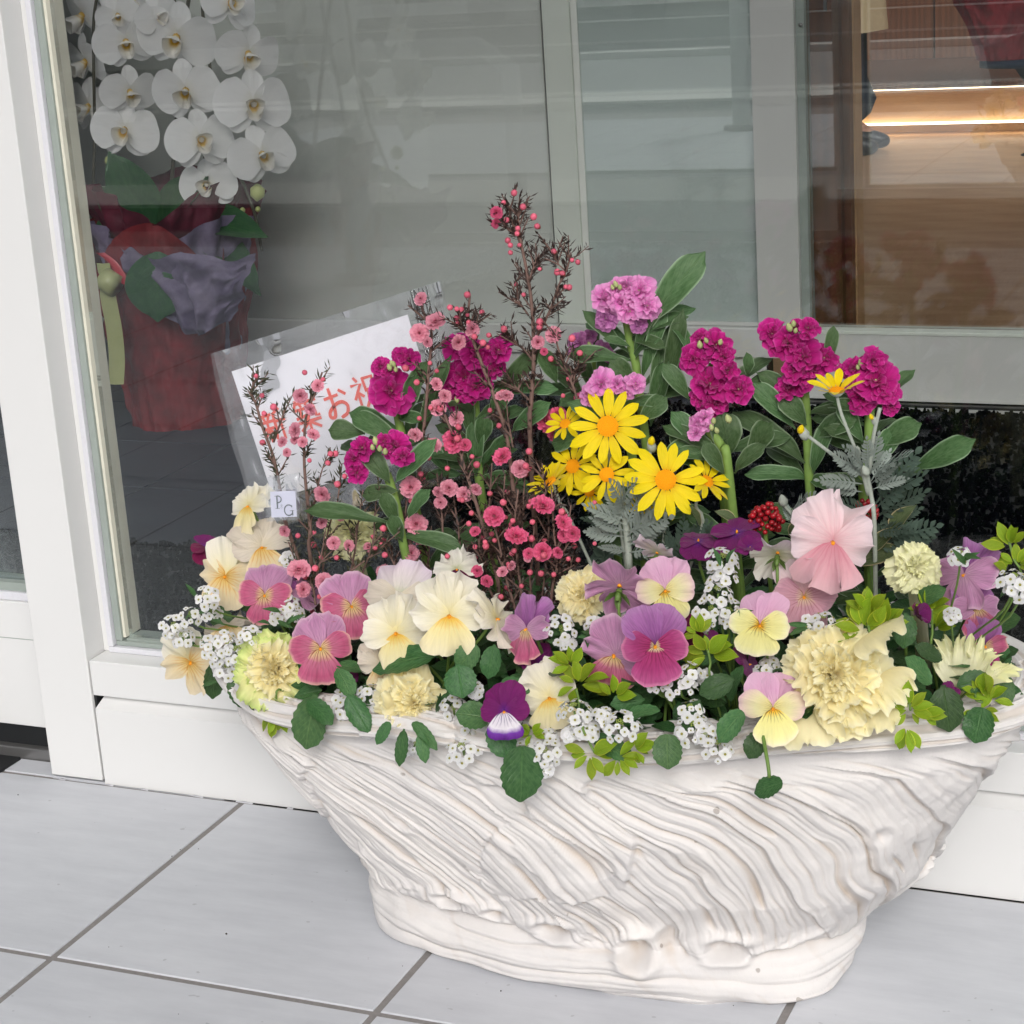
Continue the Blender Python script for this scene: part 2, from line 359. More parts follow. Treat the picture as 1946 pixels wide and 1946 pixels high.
M['kale'] = petal_mat('cream_kale_leaf', [(0, 'FBEDB4'), (.5, 'FFF4C4'), (.85, 'FFF6C8'), (1, 'FFFADA')], f=.42, mott=.10, vfreq=14, tint=.05)
M['kale_green'] = petal_mat('green_edged_kale_leaf', [(0, 'F6F0B0'), (.6, 'F4F2B2'), (.88, 'E6EEA4'), (1, 'CFE28C')], f=.3, mott=.16, vfreq=14, tint=.07)
M['kale_pale'] = petal_mat('pale_kale_leaf', [(0, 'F8F6D0'), (.6, 'FAF8D6'), (1, 'F6F6C8')], f=.3, mott=.1, vfreq=14)
M['white_fl'] = petal_mat('white_alyssum_petal', [(0, 'E8E8DC'), (.4, 'F4F4F2'), (1, 'F6F5F8')], f=.2, mott=.03)
M['aly_c'] = flat_mat('alyssum_centre', '8E8B3C', .7); M['aly_g'] = flat_mat('alyssum_green_buds', '8FA04A', .7, tint=.2)
M['stock_m'] = petal_mat('magenta_stock_petal', [(0, 'E8D0A0'), (.08, 'B41070'), (.5, 'C61284'), (.9, 'CE2490'), (1, 'DE54AA')], mott=.35, f=.3, tint=.14, vfreq=12)
M['stock_p'] = petal_mat('pink_stock_petal', [(0, 'E8D8B0'), (.1, 'E070BC'), (.5, 'EC88D0'), (1, 'F6AEE0')], mott=.28, f=.3, tint=.12, vfreq=12)
M['stock_l'] = petal_mat('lilac_stock_petal', [(0, 'B050A0'), (.5, 'C470B4'), (1, 'D690C6')], mott=.3, f=.3, tint=.12, vfreq=12)
M['stock_bud'] = flat_mat('pale_green_bud', 'A8B078', .7, .3, .2, 200, tint=.15)
M['daisy'] = petal_mat('yellow_ray', [(0, 'F4BC00'), (.25, 'FFE006'), (1, 'FFE808')], f=.3, mott=.12, vfreq=7, tint=.05, rough=.5)
t = NT('orange_disc'); n = t.noise(900, 2, t.coord()); M['disc'] = t.done(t.princ(t.ramp(n, [(.35, 'F09600'), (.65, 'FFB81C')]), .8, .2, t.bump(n, .4, .001)))
M['felt'] = flat_mat('grey_green_felt', 'A3AAA0', .85, .1, .12, 300, .4, tint=.1)
M['grey_leaf'] = leaf_mat('grey_green_feather_leaf', '8C9890', 'B4BCB6', vein_s=.3, gloss=.8, tint=.22)
M['grey_leaf2'] = leaf_mat('deep_green_feather_leaf', '45584C', '6A7A6C', vein_s=.3, gloss=.7, tint=.2)
M['stock_leaf'] = leaf_mat('stock_leaf', '3C5C32', '7C966C', under='687E5E', edge='8FA585', gloss=.5, vein_s=.32, tint=.26, hue=.015)
M['viola_leaf'] = leaf_mat('viola_leaf', '2C5029', '628650', gloss=.36, vein_s=.38, tint=.32, hue=.018)
M['viola_leaf_l'] = leaf_mat('bright_viola_leaf', '3A6238', '78985E', gloss=.42, vein_s=.4, tint=.15)
M['lime_leaf'] = leaf_mat('lime_edged_leaf', '7E9A1E', '9CB02C', edge='C4C83C', gloss=.45, vein_s=.3, tint=.15)
M['var_leaf'] = leaf_mat('cream_edged_leaf', '4E5E3C', '7A8460', edge='C8B890', gloss=.5, vein_s=.4)
M['stem_g'] = flat_mat('green_stem', '64803C', .5, .4, .15, 100, .2, tint=.12)
M['stem_s'] = flat_mat('stock_stem', '7C9A4E', .6, .3, .12, 100, .2)
M['stem_b'] = flat_mat('brown_twig', '7A625A', .8, .2, .2, 200, .4)
M['needle'] = flat_mat('bronze_needle', '3B2B26', .5, .4, .35, 60, .1, tint=.1)
M['needle_g'] = flat_mat('olive_needle', '3C3E2A', .5, .4, .35, 60, .1)
M['lp_pale'] = petal_mat('shell_pink_petal', [(0, 'B04060'), (.3, 'E48AA2'), (1, 'F0A8BA')], mott=.2, vfreq=6, tint=.1)
M['lp_deep'] = petal_mat('deep_pink_petal', [(0, 'A01848'), (.3, 'E04C80'), (1, 'EE7098')], mott=.2, vfreq=6, tint=.1)
M['lp_c'] = flat_mat('dark_flower_centre', '6A2030', .7)
M['lp_bud'] = flat_mat('coral_bud', 'D9667C', .55, .3, .3, 420, .3, tint=.2)
M['lp_calyx'] = flat_mat('russet_calyx', '8A4238', .7, .3, .2, tint=.1)
M['berry'] = flat_mat('red_berry', '9A1420', .3, .5, .25, 60, .05, tint=.3)
M['orchid'] = petal_mat('white_orchid_petal', [(0, 'E8E8E0'), (.3, 'F4F4F4'), (1, 'F6F6F6')], f=.25, mott=.05, vfreq=10, tint=.03)
M['orchid_lip'] = petal_mat('orchid_lip', [(0, 'D89A20'), (.3, 'F0CC60'), (.5, 'F6F2E6'), (1, 'F6F4F0')], f=.2, mott=.05)
M['orchid_leaf'] = leaf_mat('orchid_leaf', '24502C', '4A7440', gloss=.35, vein_s=.3, tint=.1)
M['orchid_stem'] = flat_mat('orchid_stem', '4A4638', .5)
M['orchid_bud'] = flat_mat('orchid_bud', 'B6BE78', .5)
def paper_mat(name, a, b, rough=.6, f=.1):
    t = NT(name); n = t.noise(22, 4, t.coord()); c = t.ramp(n, [(.3, a), (.7, b)]); return t.done(t.trans(t.princ(c, rough, .3, t.bump(n, .6, .006)), c, f))
M['wrap_red'] = paper_mat('red_wrapping', '5E121A', '8E222C'); M['wrap_pur'] = paper_mat('lilac_wrapping', '5E5472', '8A8098')
M['wrap_wine'] = paper_mat('wine_wrapping', '4A0E24', '681A32')
M['ribbon'] = flat_mat('olive_gold_ribbon', 'A8AC78', .35, .6, .08, 40)
M['ribbon_red'] = flat_mat('red_ribbon', 'B02838', .35, .6, .08, 40)
M['navy'] = flat_mat('navy_cloth', '18243A', .85, .2, .15, 60, .4, .002); M['coat'] = flat_mat('cream_cloth', 'CDBE9C', .85, .2, .08, 60, .3, .002)
M['skin'] = flat_mat('skin', 'C08E74', .55, .4, .05); M['hair'] = flat_mat('dark_hair', '1E1613', .5); M['shoe'] = flat_mat('black_shoe', '14161C', .4)
M['asphalt'] = flat_mat('asphalt', '4A4C4E', .9, .2, .2, 60, .5, .003); M['kerb'] = flat_mat('pale_kerb_stone', 'ECEAE4', .8, .2, .06, 30, .3, .002)
M['pave'] = flat_mat('grey_paving', 'B4B5B4', .85, .2, .08, 20, .2, .002)
M['carwhite'] = flat_mat('white_car_paint', 'E4E6E8', .25, .6, .01); M['carsilver'] = flat_mat('silver_car_paint', '9DA4A4', .3, .6, .01, met=.4)
M['tyre'] = flat_mat('black_tyre', '18181A', .8); M['rim'] = flat_mat('grey_wheel_rim', 'A8AAAC', .3, .5, met=.6); M['carglass'] = flat_mat('dark_car_glass', '15191C', .08, .6)
M['lamp'] = flat_mat('clear_headlamp', 'D8DCDC', .1, .6); M['plate'] = flat_mat('white_number_plate', 'EEEEEC', .4); M['plate_ink'] = flat_mat('green_plate_ink', '1C4A34', .5)
CEI = .10
# ------------------------------------------------------------------ ground
tag(box('terrace_bed', -3.6, 3.0, -3.4, 0.0, -.05, -.0014, M['grout']), kind='structure')
terrace = bpy.context.scene.objects['terrace_bed']; terrace.name = 'terrace'
TW, TG = .3, .0066
import bmesh
def slab(name, w, d, h, mat, bev=.0007):
    bm = bmesh.new(); bmesh.ops.create_cube(bm, size=1)
    for v in bm.verts: v.co = Vector((v.co.x * w, v.co.y * d, v.co.z * h))
    bmesh.ops.bevel(bm, geom=[e for e in bm.edges if all(v.co.z > 0 for v in e.verts)], offset=bev, segments=1, affect='EDGES')
    m = bpy.data.meshes.new(name); bm.to_mesh(m); bm.free(); m.materials.append(mat); return m
tile_m = slab('tile', TW - TG, .3125 - TG, .012, M['tile'])
DY = .3125
for i in range(-11, 9):
    for j in range(0, 10):
        put('tile', tile_m, terrace, Matrix.Translation(((i + .5) * TW, -(j + .5) * DY, -.006)))
# strip of tiles before the door on the left
tag(box('door_threshold_bed', -1.5, -.2235, .0, .034, -.05, -.0016, M['grout']), kind='structure')
thr = bpy.data.objects['door_threshold_bed']; thr.name = 'threshold_strip'
strip = slab('tile', TW - TG, .030, .012, M['tile'])
for i in range(-4, 0): put('tile', strip, thr, Matrix.Translation(((i + .5) * TW - .02 if i > -4 else (i + .5) * TW, .0175, -.0062)))
# street beyond the terrace
tag(box('step_edge', -9, 6, -3.95, -3.4, -.08, -.012, M['asphalt']), kind='structure')
tag(box('kerb', -9, 6, -4.45, -3.95, -.1, .0, M['kerb']), kind='structure')
tag(box('pavement', -14, 8, -6.9, -4.45, -.1, -.01, M['pave']), kind='structure')
tag(box('far_kerb', -14, 8, -7.1, -6.9, -.1, .03, M['kerb']), kind='structure')
tag(mesh_o := box('road', -40, 30, -16.5, -7.1, -.2, -.06, M['asphalt']), kind='structure')
tag(box('far_pavement', -40, 30, -60, -16.5, -.2, -.03, M['pave']), kind='structure')
bld = thing('building', (-6, -22, 0), 'plain pale grey building across the street, seen only in the glass', 'building')
box('wall', -22, 14, -26, -22, -.1, 7.2, M['pave'], bld)
for k in range(9):
    w = box('window', -20 + k * 3.7, -18.2 + k * 3.7, -22.04, -21.97, 3.2, 4.8, M['frame'], bld, mw=None); box('pane', -19.9 + k * 3.7, -18.3 + k * 3.7, -21.97, -21.955, 3.3, 4.7, M['carglass'], w)
for k, (yy, x0, x1) in enumerate(((-8.3, -40, 30), (-12.6, -40, 30))):
    ln = box('road_line', x0, x1, yy - .09, yy + .09, -.06, -.052, M['kerb']); tag(ln, kind='structure')
# posts seen in the reflection
pst = thing('canopy_post', (-1.25, -2.62, 0), 'round grey canopy post on the tiled terrace, seen in the glass', 'post')
V, F, U = tube([(-1.25, -2.62, 0), (-1.25, -2.62, 2.4)], .035, 16); put('shaft', mesh('shaft', V, F, M['pave'], U), pst)
V, F, U = tube([(-1.25, -2.62, 0), (-1.25, -2.62, .02)], .07, 16); put('base_plate', mesh('base_plate', V, F, M['steel'], U), pst)
gr = MB(); r_ = random.Random(9)
for i in range(70):
    x, y_ = r_.uniform(-.6, 1.0), r_.uniform(-.75, -.02); s_ = r_.uniform(.0003, .0009)
    V, F, U = tube([(x, y_, 0), (x, y_, s_), (x + s_ * .4, y_, s_ * 1.6)], [s_, s_ * 1.1, s_ * .3], 5); gr.add(V, F)
tag(put('grit', gr.mesh('grit', M['soil'] if 'soil' in M else M['dark'])), 'scattered dark grit and soil crumbs on the tiles', 'grit', kind='stuff')
rl = thing('bicycle_rail', (-2.4, -4.2, 0), 'white tubular barrier with rounded corners at the kerb, seen in the glass', 'barrier')
pts = [(-4.4, -4.2, 0), (-4.4, -4.2, .38), (-4.3, -4.2, .45), (-1.6, -4.2, .45), (-1.5, -4.2, .38), (-1.5, -4.2, 0)]
V, F, U = tube(pts, .03, 10); put('hoop', mesh('hoop', V, F, M['frame'], U), rl)

def car(loc, rz, paint, plate, label, van):
    t = thing('parked_car', loc, label, 'car', 'cars parked across the street')
    T = Matrix.Translation(loc) @ Matrix.Rotation(rz, 4, 'Z')
    L, Wd, H = (3.4, 1.48, 1.85) if van else (4.1, 1.7, 1.5)
    prof = ([(-L/2, .3), (-L/2, .85), (-L/2 + .12, 1.0), (-L/2 + .5, 1.75), (-L/2 + .8, H), (L/2 - .1, H), (L/2, 1.6), (L/2, .3)] if van else
            [(-L/2, .35), (-L/2 + .02, .68), (-L/2 + .15, .8), (-L/2 + .95, .95), (-L/2 + 1.6, 1.42), (-L/2 + 2.0, H), (L/2 - 1.1, H - .03), (L/2 - .3, .98), (L/2, .92), (L/2, .35)])
    n = len(prof); V = []
    for s, k in ((-1, .93), (-1, 1), (1, 1), (1, .93)):
        for (x, z) in prof:
            inset = .14 if z > 1.02 else 0
            V.append((x * (k if abs(k) < 1 else 1), s * (Wd / 2 - inset - (0.05 if k < 1 else 0) * 0) * (1 if k == 1 else 1.0), z) if k == 1 else (x * .985, s * (Wd / 2 - inset - .0) * .93, z + (.02 if z > 1.4 else 0)))
    # order: left outer, left shoulder, right shoulder, right outer
    ring = [V[n:2 * n], V[:n], V[3 * n - n + n:4 * n] if False else V[3 * n:4 * n], V[2 * n:3 * n]]
    VV = [p for r_ in ring for p in r_]; F = []
    for r_ in range(3):
        for i in range(n):
            a = r_ * n + i; b = r_ * n + (i + 1) % n; F.append((a, b, b + n, a + n))
    F += [tuple(range(n))[::-1], tuple(range(3 * n, 4 * n))]
    put('body', mesh('body', VV, F, paint, smooth=False), t, T)
    def bx(nm, x0, x1, y0, y1, z0, z1, mt, par=None): return box(nm, x0, x1, y0, y1, z0, z1, mt, par or t, .015, mw=T)
    bp = bx('bumper', -L/2 - .07, -L/2 + .1, -Wd/2 + .02, Wd/2 - .02, .26, .5, paint)
    bx('grille', -L/2 - .075, -L/2 - .0, -.42, .42, .36, .44, M['tyre'], None)
    for s in (-1, 1): bx('headlight', -L/2 - .03, -L/2 + .1, s * Wd * .36 - .14, s * Wd * .36 + .14, .62, .78, M['lamp'])
    pl = bx('number_plate', -L/2 - .085, -L/2 - .072, -.165, .165, .44 if van else .42, .605 if van else .585, M['plate'])
    cu = bpy.data.curves.new('lettering', 'FONT'); cu.body = plate; cu.size = .1; cu.align_x = 'CENTER'; cu.align_y = 'CENTER'; cu.extrude = .001; cu.materials.append(M['plate_ink'])
    tq = bpy.data.objects.new('lettering', cu); COL.objects.link(tq); tm = bpy.data.meshes.new_from_object(tq.evaluated_get(bpy.context.evaluated_depsgraph_get())); bpy.data.objects.remove(tq)
    mw = T @ Matrix.Translation((-L/2 - .0875, 0, .51)) @ Matrix.Rotation(R(-90), 4, 'Z') @ Matrix.Rotation(R(90), 4, 'X')
    put('lettering', tm, pl, mw)
    for s in (-1, 1):
        for x in (-L/2 + .62, L/2 - .62):
            pts = [(x, s * (Wd/2 - .17), .28), (x, s * (Wd/2 - .155), .28), (x, s * (Wd/2 + .0), .28), (x, s * (Wd/2 + .012), .28)]
            V, F, U = tube(pts, [.24, .28, .28, .25], 24); w = put('wheel', mesh('wheel', V, F, M['tyre'], U), t, T)
            V, F, U = tube([(x, s * (Wd/2 + .0), .28), (x, s * (Wd/2 + .02), .28)], [.19, .16], 18); put('rim', mesh('rim', V, F, M['rim'], U), w, T)
    if van: bx('windscreen', -L/2 + .17, -L/2 + .42, -.58, .58, 1.08, 1.5, M['carglass'])
    else: bx('windscreen', -L/2 + 1.1, -L/2 + 1.5, -.6, .6, 1.0, 1.28, M['carglass'])
    return t
car((-8.7, -15.5, -.06), R(90), M['carwhite'], '·88-10', 'white van facing the shop, seen only as a reflection', True)
car((-5.6, -16.6, -.06), R(90), M['carsilver'], '6 34', 'silver car parked beside the white van, seen only as a reflection', False)

cn = thing('canopy', (-.5, -1.3, 2.75), 'added unseen flat pale canopy shading the shop front and the planter', 'canopy')  # unseen slab, added to shade the terrace so the street looks brighter
box('slab', -4.5, 3.5, -2.1, 0.06, 2.8, 2.9, M['frame'], cn); box('fascia', -4.5, 3.5, -2.14, -2.1, 2.74, 2.94, M['frame'], cn)
# ------------------------------------------------------------------ glass front
PX0, PX1 = -.2225, -.1612
post = thing('door_post', (-.19, .03, 0), 'flat white painted metal post between the door and the big window', 'post')
box('post_face', PX0, PX1, 0, .06, .003, 2.5, M['frame'], post, .0012)
win = thing('shop_window', (.4, .04, .08), 'large fixed shop window in a white frame behind the planter', 'window')
X1 = 2.2
box('side_reveal', -.1608, -.1535, .030, .06, .1315, 2.5, M['frame'], win)
f = box('bottom_rail', -.160, X1, .0015, .06, .0945, .1311, M['frame'], win, .0012)
# beads and gaskets down the side and along the bottom
def bead(nm, w0, w1, y, z0, z1, mat):
    box(nm, w0, w1, y, .06, z1, 2.5, mat, win)       # vertical
    box(nm, w0, X1, y, .06, z0, z1, mat, win) if True else None
box('sealant', -.1532, -.1470, .026, .06, .1375, 2.5, M['sealant'], win, .001); box('sealant', -.1532, X1, .0265, .06, .1313, .1370, M['sealant'], win, .001)
box('gasket', -.1468, -.1392, .031, .06, .1425, 2.5, M['gasket'], win, .001); box('gasket', -.1468, X1, .0315, .06, .1372, .1420, M['gasket'], win, .001)
box('glazing_bead', -.1390, -.1360, .034, .06, .1455, 2.5, M['frame_side'], win); box('glazing_bead', -.1360, X1, .0345, .06, .1422, .1442, M['gasket'], win)
box('pane', -.1359, X1, .040, .046, .1443, 2.5, M['glass'], win)
pan = thing('base_panel', (.4, .03, 0), 'long smooth white panel under the shop window down to the tiles', 'panel')
V = [(-.1585, 0, .0), (-.1585, 0, .081), (-.1585, .0145, .0938), (-.1585, .06, .0938), (-.1585, .06, 0)]
V = V + [(X1, y, z) for (_, y, z) in V]; V = [(x + (.006 if i == 2 or i == 3 else 0), y, z) for i, (x, y, z) in enumerate(V)]
F = [(0, 5, 6, 1), (1, 6, 7, 2), (2, 7, 8, 3), (4, 3, 2, 1, 0), (5, 9, 8, 7, 6), (3, 8, 9, 4), (0, 4, 9, 5)]
put('panel_face', mesh('panel_face', V, F, M['frame'], smooth=False), pan)
box('shadow_gap', -.1612, -.1586, .004, .06, .0, .1, M['dark'], pan)
fl = MB()
for i in range(7):   # ragged dried sealant along the foot of the wall
    x = -.21 + i * .05 + rnd.uniform(-.01, .01); w = rnd.uniform(.006, .02); fl.add([(x, -.0005, .0), (x + w, -.0005, .0), (x + w, -.0025, -.0005), (x, -.003 * rnd.random(), -.0005), (x + w / 2, -.0003, rnd.uniform(.0006, .0012))], [(0, 4, 1), (0, 3, 4), (3, 2, 4), (2, 1, 4)])
put('sealant_flakes', fl.mesh('sealant_flakes', M['sealant']), pan)['kind'] = 'stuff'
door = thing('entrance_door', (-.6, .06, .02), 'white glazed entrance door leaf left of the white post', 'door')
DX0, DX1 = -1.3, -.216
box('bottom_rail', DX0, DX1, .036, .075, .036, .172, M['frame'], door, .001)
box('panel_seam', DX0, DX1, .0355, .04, .132, .1326, M['gasket'], door)
box('bead', DX0, DX1, .0395, .07, .1722, .181, M['sealant'], door, .001); box('gasket', DX0, DX1, .043, .07, .1812, .19, M['gasket'], door)
box('pane', DX0, DX1, .052, .057, .1902, 2.5, M['glass'], door)
box('seal', DX0, DX1, .042, .07, .012, .0358, M['dark'], door); box('sill', DX0, DX1 - .001, .034, .09, -.004, .0118, M['steel'], door, .002)
rb = box('rubber_mat', -.62, -.283, -.028, .03, -.0008, .003, M['dark'], None, .001); tag(rb, 'corner of a thin black rubber mat on the tiles by the door', 'mat')

# ------------------------------------------------------------------ inside: floor, mats, inner partition
flr = tag(box('inner_floor', -2.6, 2.2, .062, 1.72, -.05, -.004, M['grout_dark']), kind='structure')
dm = slab('tile', .272 - .004, .256 - .004, .01, M['tile_dark'])
for i in range(-6, 7):
    for j in range(0, 7):
        x = -.885 + i * .272; y = .722 + .128 + (j - 3) * .256
        if x < 2.1 and y > .1: put('tile', dm, flr, Matrix.Translation((x, y, -.005)))
box('plinth', -2.6, 2.2, .047, .061, -.05, .135, M['dark'], flr)
def loop_mat(name, x0, x1, y0, y1, label, n):
    t = thing(name, ((x0 + x1) / 2, (y0 + y1) / 2, 0), label, 'floor mat')
    box('backing', x0, x1, y0, y1, 0, .004, M['dark'], t)
    mb = MB(); r_ = random.Random(3)
    for k in range(n):   # tufts, small tilted pyramids
        x = r_.uniform(x0, x1); y = r_.uniform(y0, y1); s = r_.uniform(.003, .0065); h = r_.uniform(.006, .013); a = r_.uniform(0, 6.28); dx, dy = r_.uniform(-.003, .003), r_.uniform(-.003, .003)
        P = [(x + s * math.cos(a + q * 2.094), y + s * math.sin(a + q * 2.094), .003) for q in range(3)] + [(x + dx + s * .5 * math.cos(a + q * 2.094), y + dy + s * .5 * math.sin(a + q * 2.094), h) for q in range(3)]
        mb.add(P, [(0, 1, 4, 3), (1, 2, 5, 4), (2, 0, 3, 5), (3, 4, 5)])
    put('pile', mb.mesh('pile', M['mat'], smooth=False), t)['kind'] = 'stuff'
loop_mat('entrance_mat', -1.3, 1.0, .065, .712, 'black coarse loop mat just inside the shop window', 24000)
loop_mat('entrance_mat', -.45, .75, .722, 1.605, 'black coarse loop mat in front of the inner sliding doors', 17000)
IY = 1.65
dk = thing('wall_end', (-1.5, 1.4, 0), 'narrow dark wall end at the left behind the glass', 'wall')
box('dark_panel', -2.2, -1.062, 1.335, 1.36, 0, 2.4, M['carglass'], dk)
ip = thing('inner_fixed_door', (-.6, IY, 0), 'pale grey panelled door leaf behind the orchids, left of the thin dark joint', 'door')
box('leaf', -2.6, -.3155, IY, IY + .03, .1295, 2.4, M['frost'], ip); box('sill_strip', -2.6, .118, IY - .012, IY + .03, .078, .1285, M['inner'], ip, .002)
box('lower_panel', -2.6, .058, IY, IY + .03, .008, .077, M['inner'], ip); box('joint', -.3150, -.3115, IY + .004, IY + .03, .1295, 2.4, M['dark'], ip)
box('foot_seal', -2.6, .06, IY + .002, IY + .03, .0, .0078, M['dark'], ip)
box('glossy_face', -2.6, -.3155, IY - .006, IY - .002, .13, 2.4, M['glass_leaf'], ip)
i2 = thing('inner_glazed_door', (-.1, IY, 0), 'frosted glazed inner door leaf reflecting the street, right of the thin dark joint', 'door')
box('stile', -.3110, -.262, IY - .004, IY + .03, .1295, 2.4, M['inner2'], i2, .001); box('edge_trim', -.2615, -.251, IY + .002, IY + .03, .1295, 2.4, M['frost'], i2)
box('pane', -.2505, .0505, IY + .008, IY + .03, .136, 2.4, M['frost2'], i2); box('bottom_bead', -.2505, .0505, IY + .002, IY + .03, .1295, .1355, M['inner'], i2)
box('glossy_face', -.2505, .0505, IY + .004, IY + .0075, .136, 2.4, M['glass_in'], i2)
box('stile', .0510, .1225, IY - .016, IY + .03, .1295, 2.4, M['inner'], i2, .001)
box('edge_trim', .1228, .136, IY - .004, IY + .03, .1345, 2.4, M['gasket'], i2)
bolt = tube([(.131, IY - .004, .618), (.131, IY - .0065, .618)], .0035, 10); put('screw', mesh('screw', bolt[0], bolt[1], M['steel'], bolt[2]), i2)
i3 = thing('inner_sliding_door', (.8, IY, 0), 'clear sliding door with a deep pale bottom rail in front of the lit wooden lobby', 'door')
box('bottom_rail', .1240, 2.2, IY - .016, IY + .03, .0125, .1225, M['inner'], i3, .001); box('rail_top', .1240, 2.2, IY - .018, IY + .03, .1227, .1285, M['inner2'], i3, .001)
box('pane', .137, 2.2, IY + .008, IY + .014, .129, 2.4, M['glass_in'], i3)
box('seal', .062, 2.2, IY - .008, IY + .03, .0078, .0122, M['dark'], i3); box('track', .062, 2.2, IY - .012, IY + .03, .0052, .0076, M['steel'], i3)
box('seal', .062, 2.2, IY - .016, IY + .03, .0022, .005, M['dark'], i3); box('threshold', .062, 2.2, IY - .04, IY + .03, -.003, .002, M['inner'], i3)
box('panel_edge', .0585, .0615, IY + .002, IY + .03, .008, .0775, M['dark'], i3)
jb = thing('door_jamb', (.16, IY + .2, 0), 'tall brown wooden jamb beside the lobby opening', 'door jamb')
box('board', .12, .178, IY + .05, IY + .08, 0, 2.4, M['wood_dark'], jb); box('board', .1785, .190, IY + .07, IY + .12, 0, 2.4, M['wood_dark'], jb); box('edge_strip', .1905, .1935, IY + .09, IY + .14, 0, 2.4, M['wood_step'], jb)
latch = box('latch', .156, .160, IY + .044, IY + .0498, .635, .66, M['steel'], jb)
# lobby
lf = tag(box('lobby_floor', -3.4, 3.2, 1.74, 6.6, -.05, -.012, M['wood_dark']), kind='structure')
pl = mesh('floorboard', *(lambda w, d: ([(-w, -d, 0), (w, -d, 0), (w, d, 0), (-w, d, 0), (-w, -d, -.011), (w, -d, -.011), (w, d, -.011), (-w, d, -.011)], [(0, 1, 2, 3), (0, 4, 5, 1), (1, 5, 6, 2), (2, 6, 7, 3), (3, 7, 4, 0)]))(3.3, .0747), M['wood_floor'], smooth=False)
for j in range(32):
    for i in range(1): put('floorboard', pl, lf, Matrix.Translation((-.1, 1.82 + j * .15, 0)))
stp = thing('wooden_step', (-.2, 5.6, 0), 'wide pale oak step glowing with warm strip lights at the back of the lobby', 'step')
box('riser', -2.6, 2.2, 5.62, 5.66, .046, .168, M['wood_step'], stp); box('tread', -2.6, 2.2, 5.46, 6.5, .1755, .2, M['wood_dark'], stp, .003)
box('toe_recess', -2.6, 2.2, 5.72, 5.76, .0, .044, M['wood_step'], stp)
s1 = box('light_strip', -2.5, 2.1, 5.48, 5.50, .1705, .1752, M['led'], stp); s2 = box('light_strip', -2.5, 2.1, 5.60, 5.618, .0375, .0450, M['led'], stp)
bw = thing('lobby_wall', (0, 6.5, 0), 'dark brown timber wall behind the lit step', 'wall')
for k, x in enumerate((-3.4, -2.3, -1.25, -.62, -.18, .5, 1.6)): box('panel', x, (-2.3, -1.25, -.62, -.18, .5, 1.6, 3.2)[k] - .006, 6.5, 6.54, .2, 2.5, M['wood_dark'] if k % 2 else M['wood_step'] if k == 4 else M['wood_dark'], bw, .002)
tag(box('lobby_ceiling', -3.4, 3.2, 4.1, 6.6, 2.5, 2.55, M['inner']), kind='structure')
tag(box('lobby_side_wall', -3.45, -3.4, 1.74, 6.6, -.05, 2.5, M['wood_dark']), kind='structure'); tag(box('lobby_side_wall', 3.2, 3.25, 1.74, 6.6, -.05, 2.5, M['wood_dark']), kind='structure')
tag(box('vestibule_ceiling', -2.6, 2.2, .06, CEI, 2.5, 2.55, M['inner']), kind='structure')
tag(box('vestibule_side_wall', -2.65, -2.6, .06, 1.74, -.05, 2.5, M['inner']), kind='structure'); tag(box('vestibule_side_wall', 2.2, 2.25, .06, 1.74, -.05, 2.5, M['inner']), kind='structure')

# ------------------------------------------------------------------ planter
prof = np.array([  # z, xL, xR, yF, yB
 (0, .228, .634, -.238, -.035), (.004, .224, .638, -.243, -.03), (.02, .220, .641, -.246, -.03), (.036, .217, .643, -.240, -.033), (.044, .215, .645, -.230, -.036),
 (.052, .211, .652, -.233, -.036), (.064, .213, .664, -.240, -.034), (.091, .199, .690, -.256, -.028), (.131, .181, .712, -.274, -.022), (.171, .155, .735, -.288, -.017), (.200, .137, .755, -.296, -.013), (.216, .124, .764, -.301, -.010), (.228, .116, .770, -.302, -.008)])
NU, NVb = 1500, 300
vz = np.linspace(0, 1, NVb); zz = vz * .228
cols = [np.interp(zz, prof[:, 0], prof[:, k]) for k in range(1, 5)]
th = np.linspace(.5 * np.pi, 2.5 * np.pi, NU, endpoint=False)
def section(th, xL, xR, yF, yB, n):
    ax = (xR - xL) / 2; ay = (yB - yF) / 2; cx = (xL + xR) / 2; cy = (yF + yB) / 2
    c, s = np.cos(th), np.sin(th); e = 2.0 / n
    return cx + ax * np.sign(c) * np.abs(c) ** e, cy + ay * np.sign(s) * np.abs(s) ** e
TH, ZZ = np.meshgrid(th, zz)
nn = np.interp(ZZ, [0, .05, .228], [2.5, 2.35, 2.15])
XL, XR, YF, YB = [np.repeat(c[:, None], NU, 1) for c in cols]
X, Y = section(TH, XL, XR, YF, YB, nn)
# arc-length coordinate along the foot-to-rim mean outline, zero at the left end, growing rightwards across the front
mx, my = section(th, .15, .70, -.27, -.02, 2.3); dl = np.hypot(np.diff(mx, append=mx[0]), np.diff(my, append=my[0])); arc = np.cumsum(dl) - dl[0]
half = np.interp(np.pi, th, arc); U = np.repeat((arc - half)[None], NVb, 0)     # front runs 0..~.66
wx = fbm(U * 4.2, ZZ * 6 + 3, 2, 1); wy = fbm(U * 6 + 9, ZZ * 7, 2, 5)
slope = np.interp(ZZ, [.03, .1, .17, .228], [1.05, .85, 1.25, 2.6])
s = U + (np.interp(ZZ, [0, .05, .1, .15, .2, .228], [0, .055, .105, .150, .215, .290])) + np.interp(U, [0, .45, .6], [.020, .018, .006]) * wx
t_ = U * .7 - ZZ * .9 + .01 * wy
def lob(x, p=1.6): f = x - np.floor(x); return 1 - np.abs(2 * f - 1) ** p
saw = lambda x: (x - np.floor(x))
s2_ = s + .006 * fbm(U * 22, ZZ * 22, 2, 9)
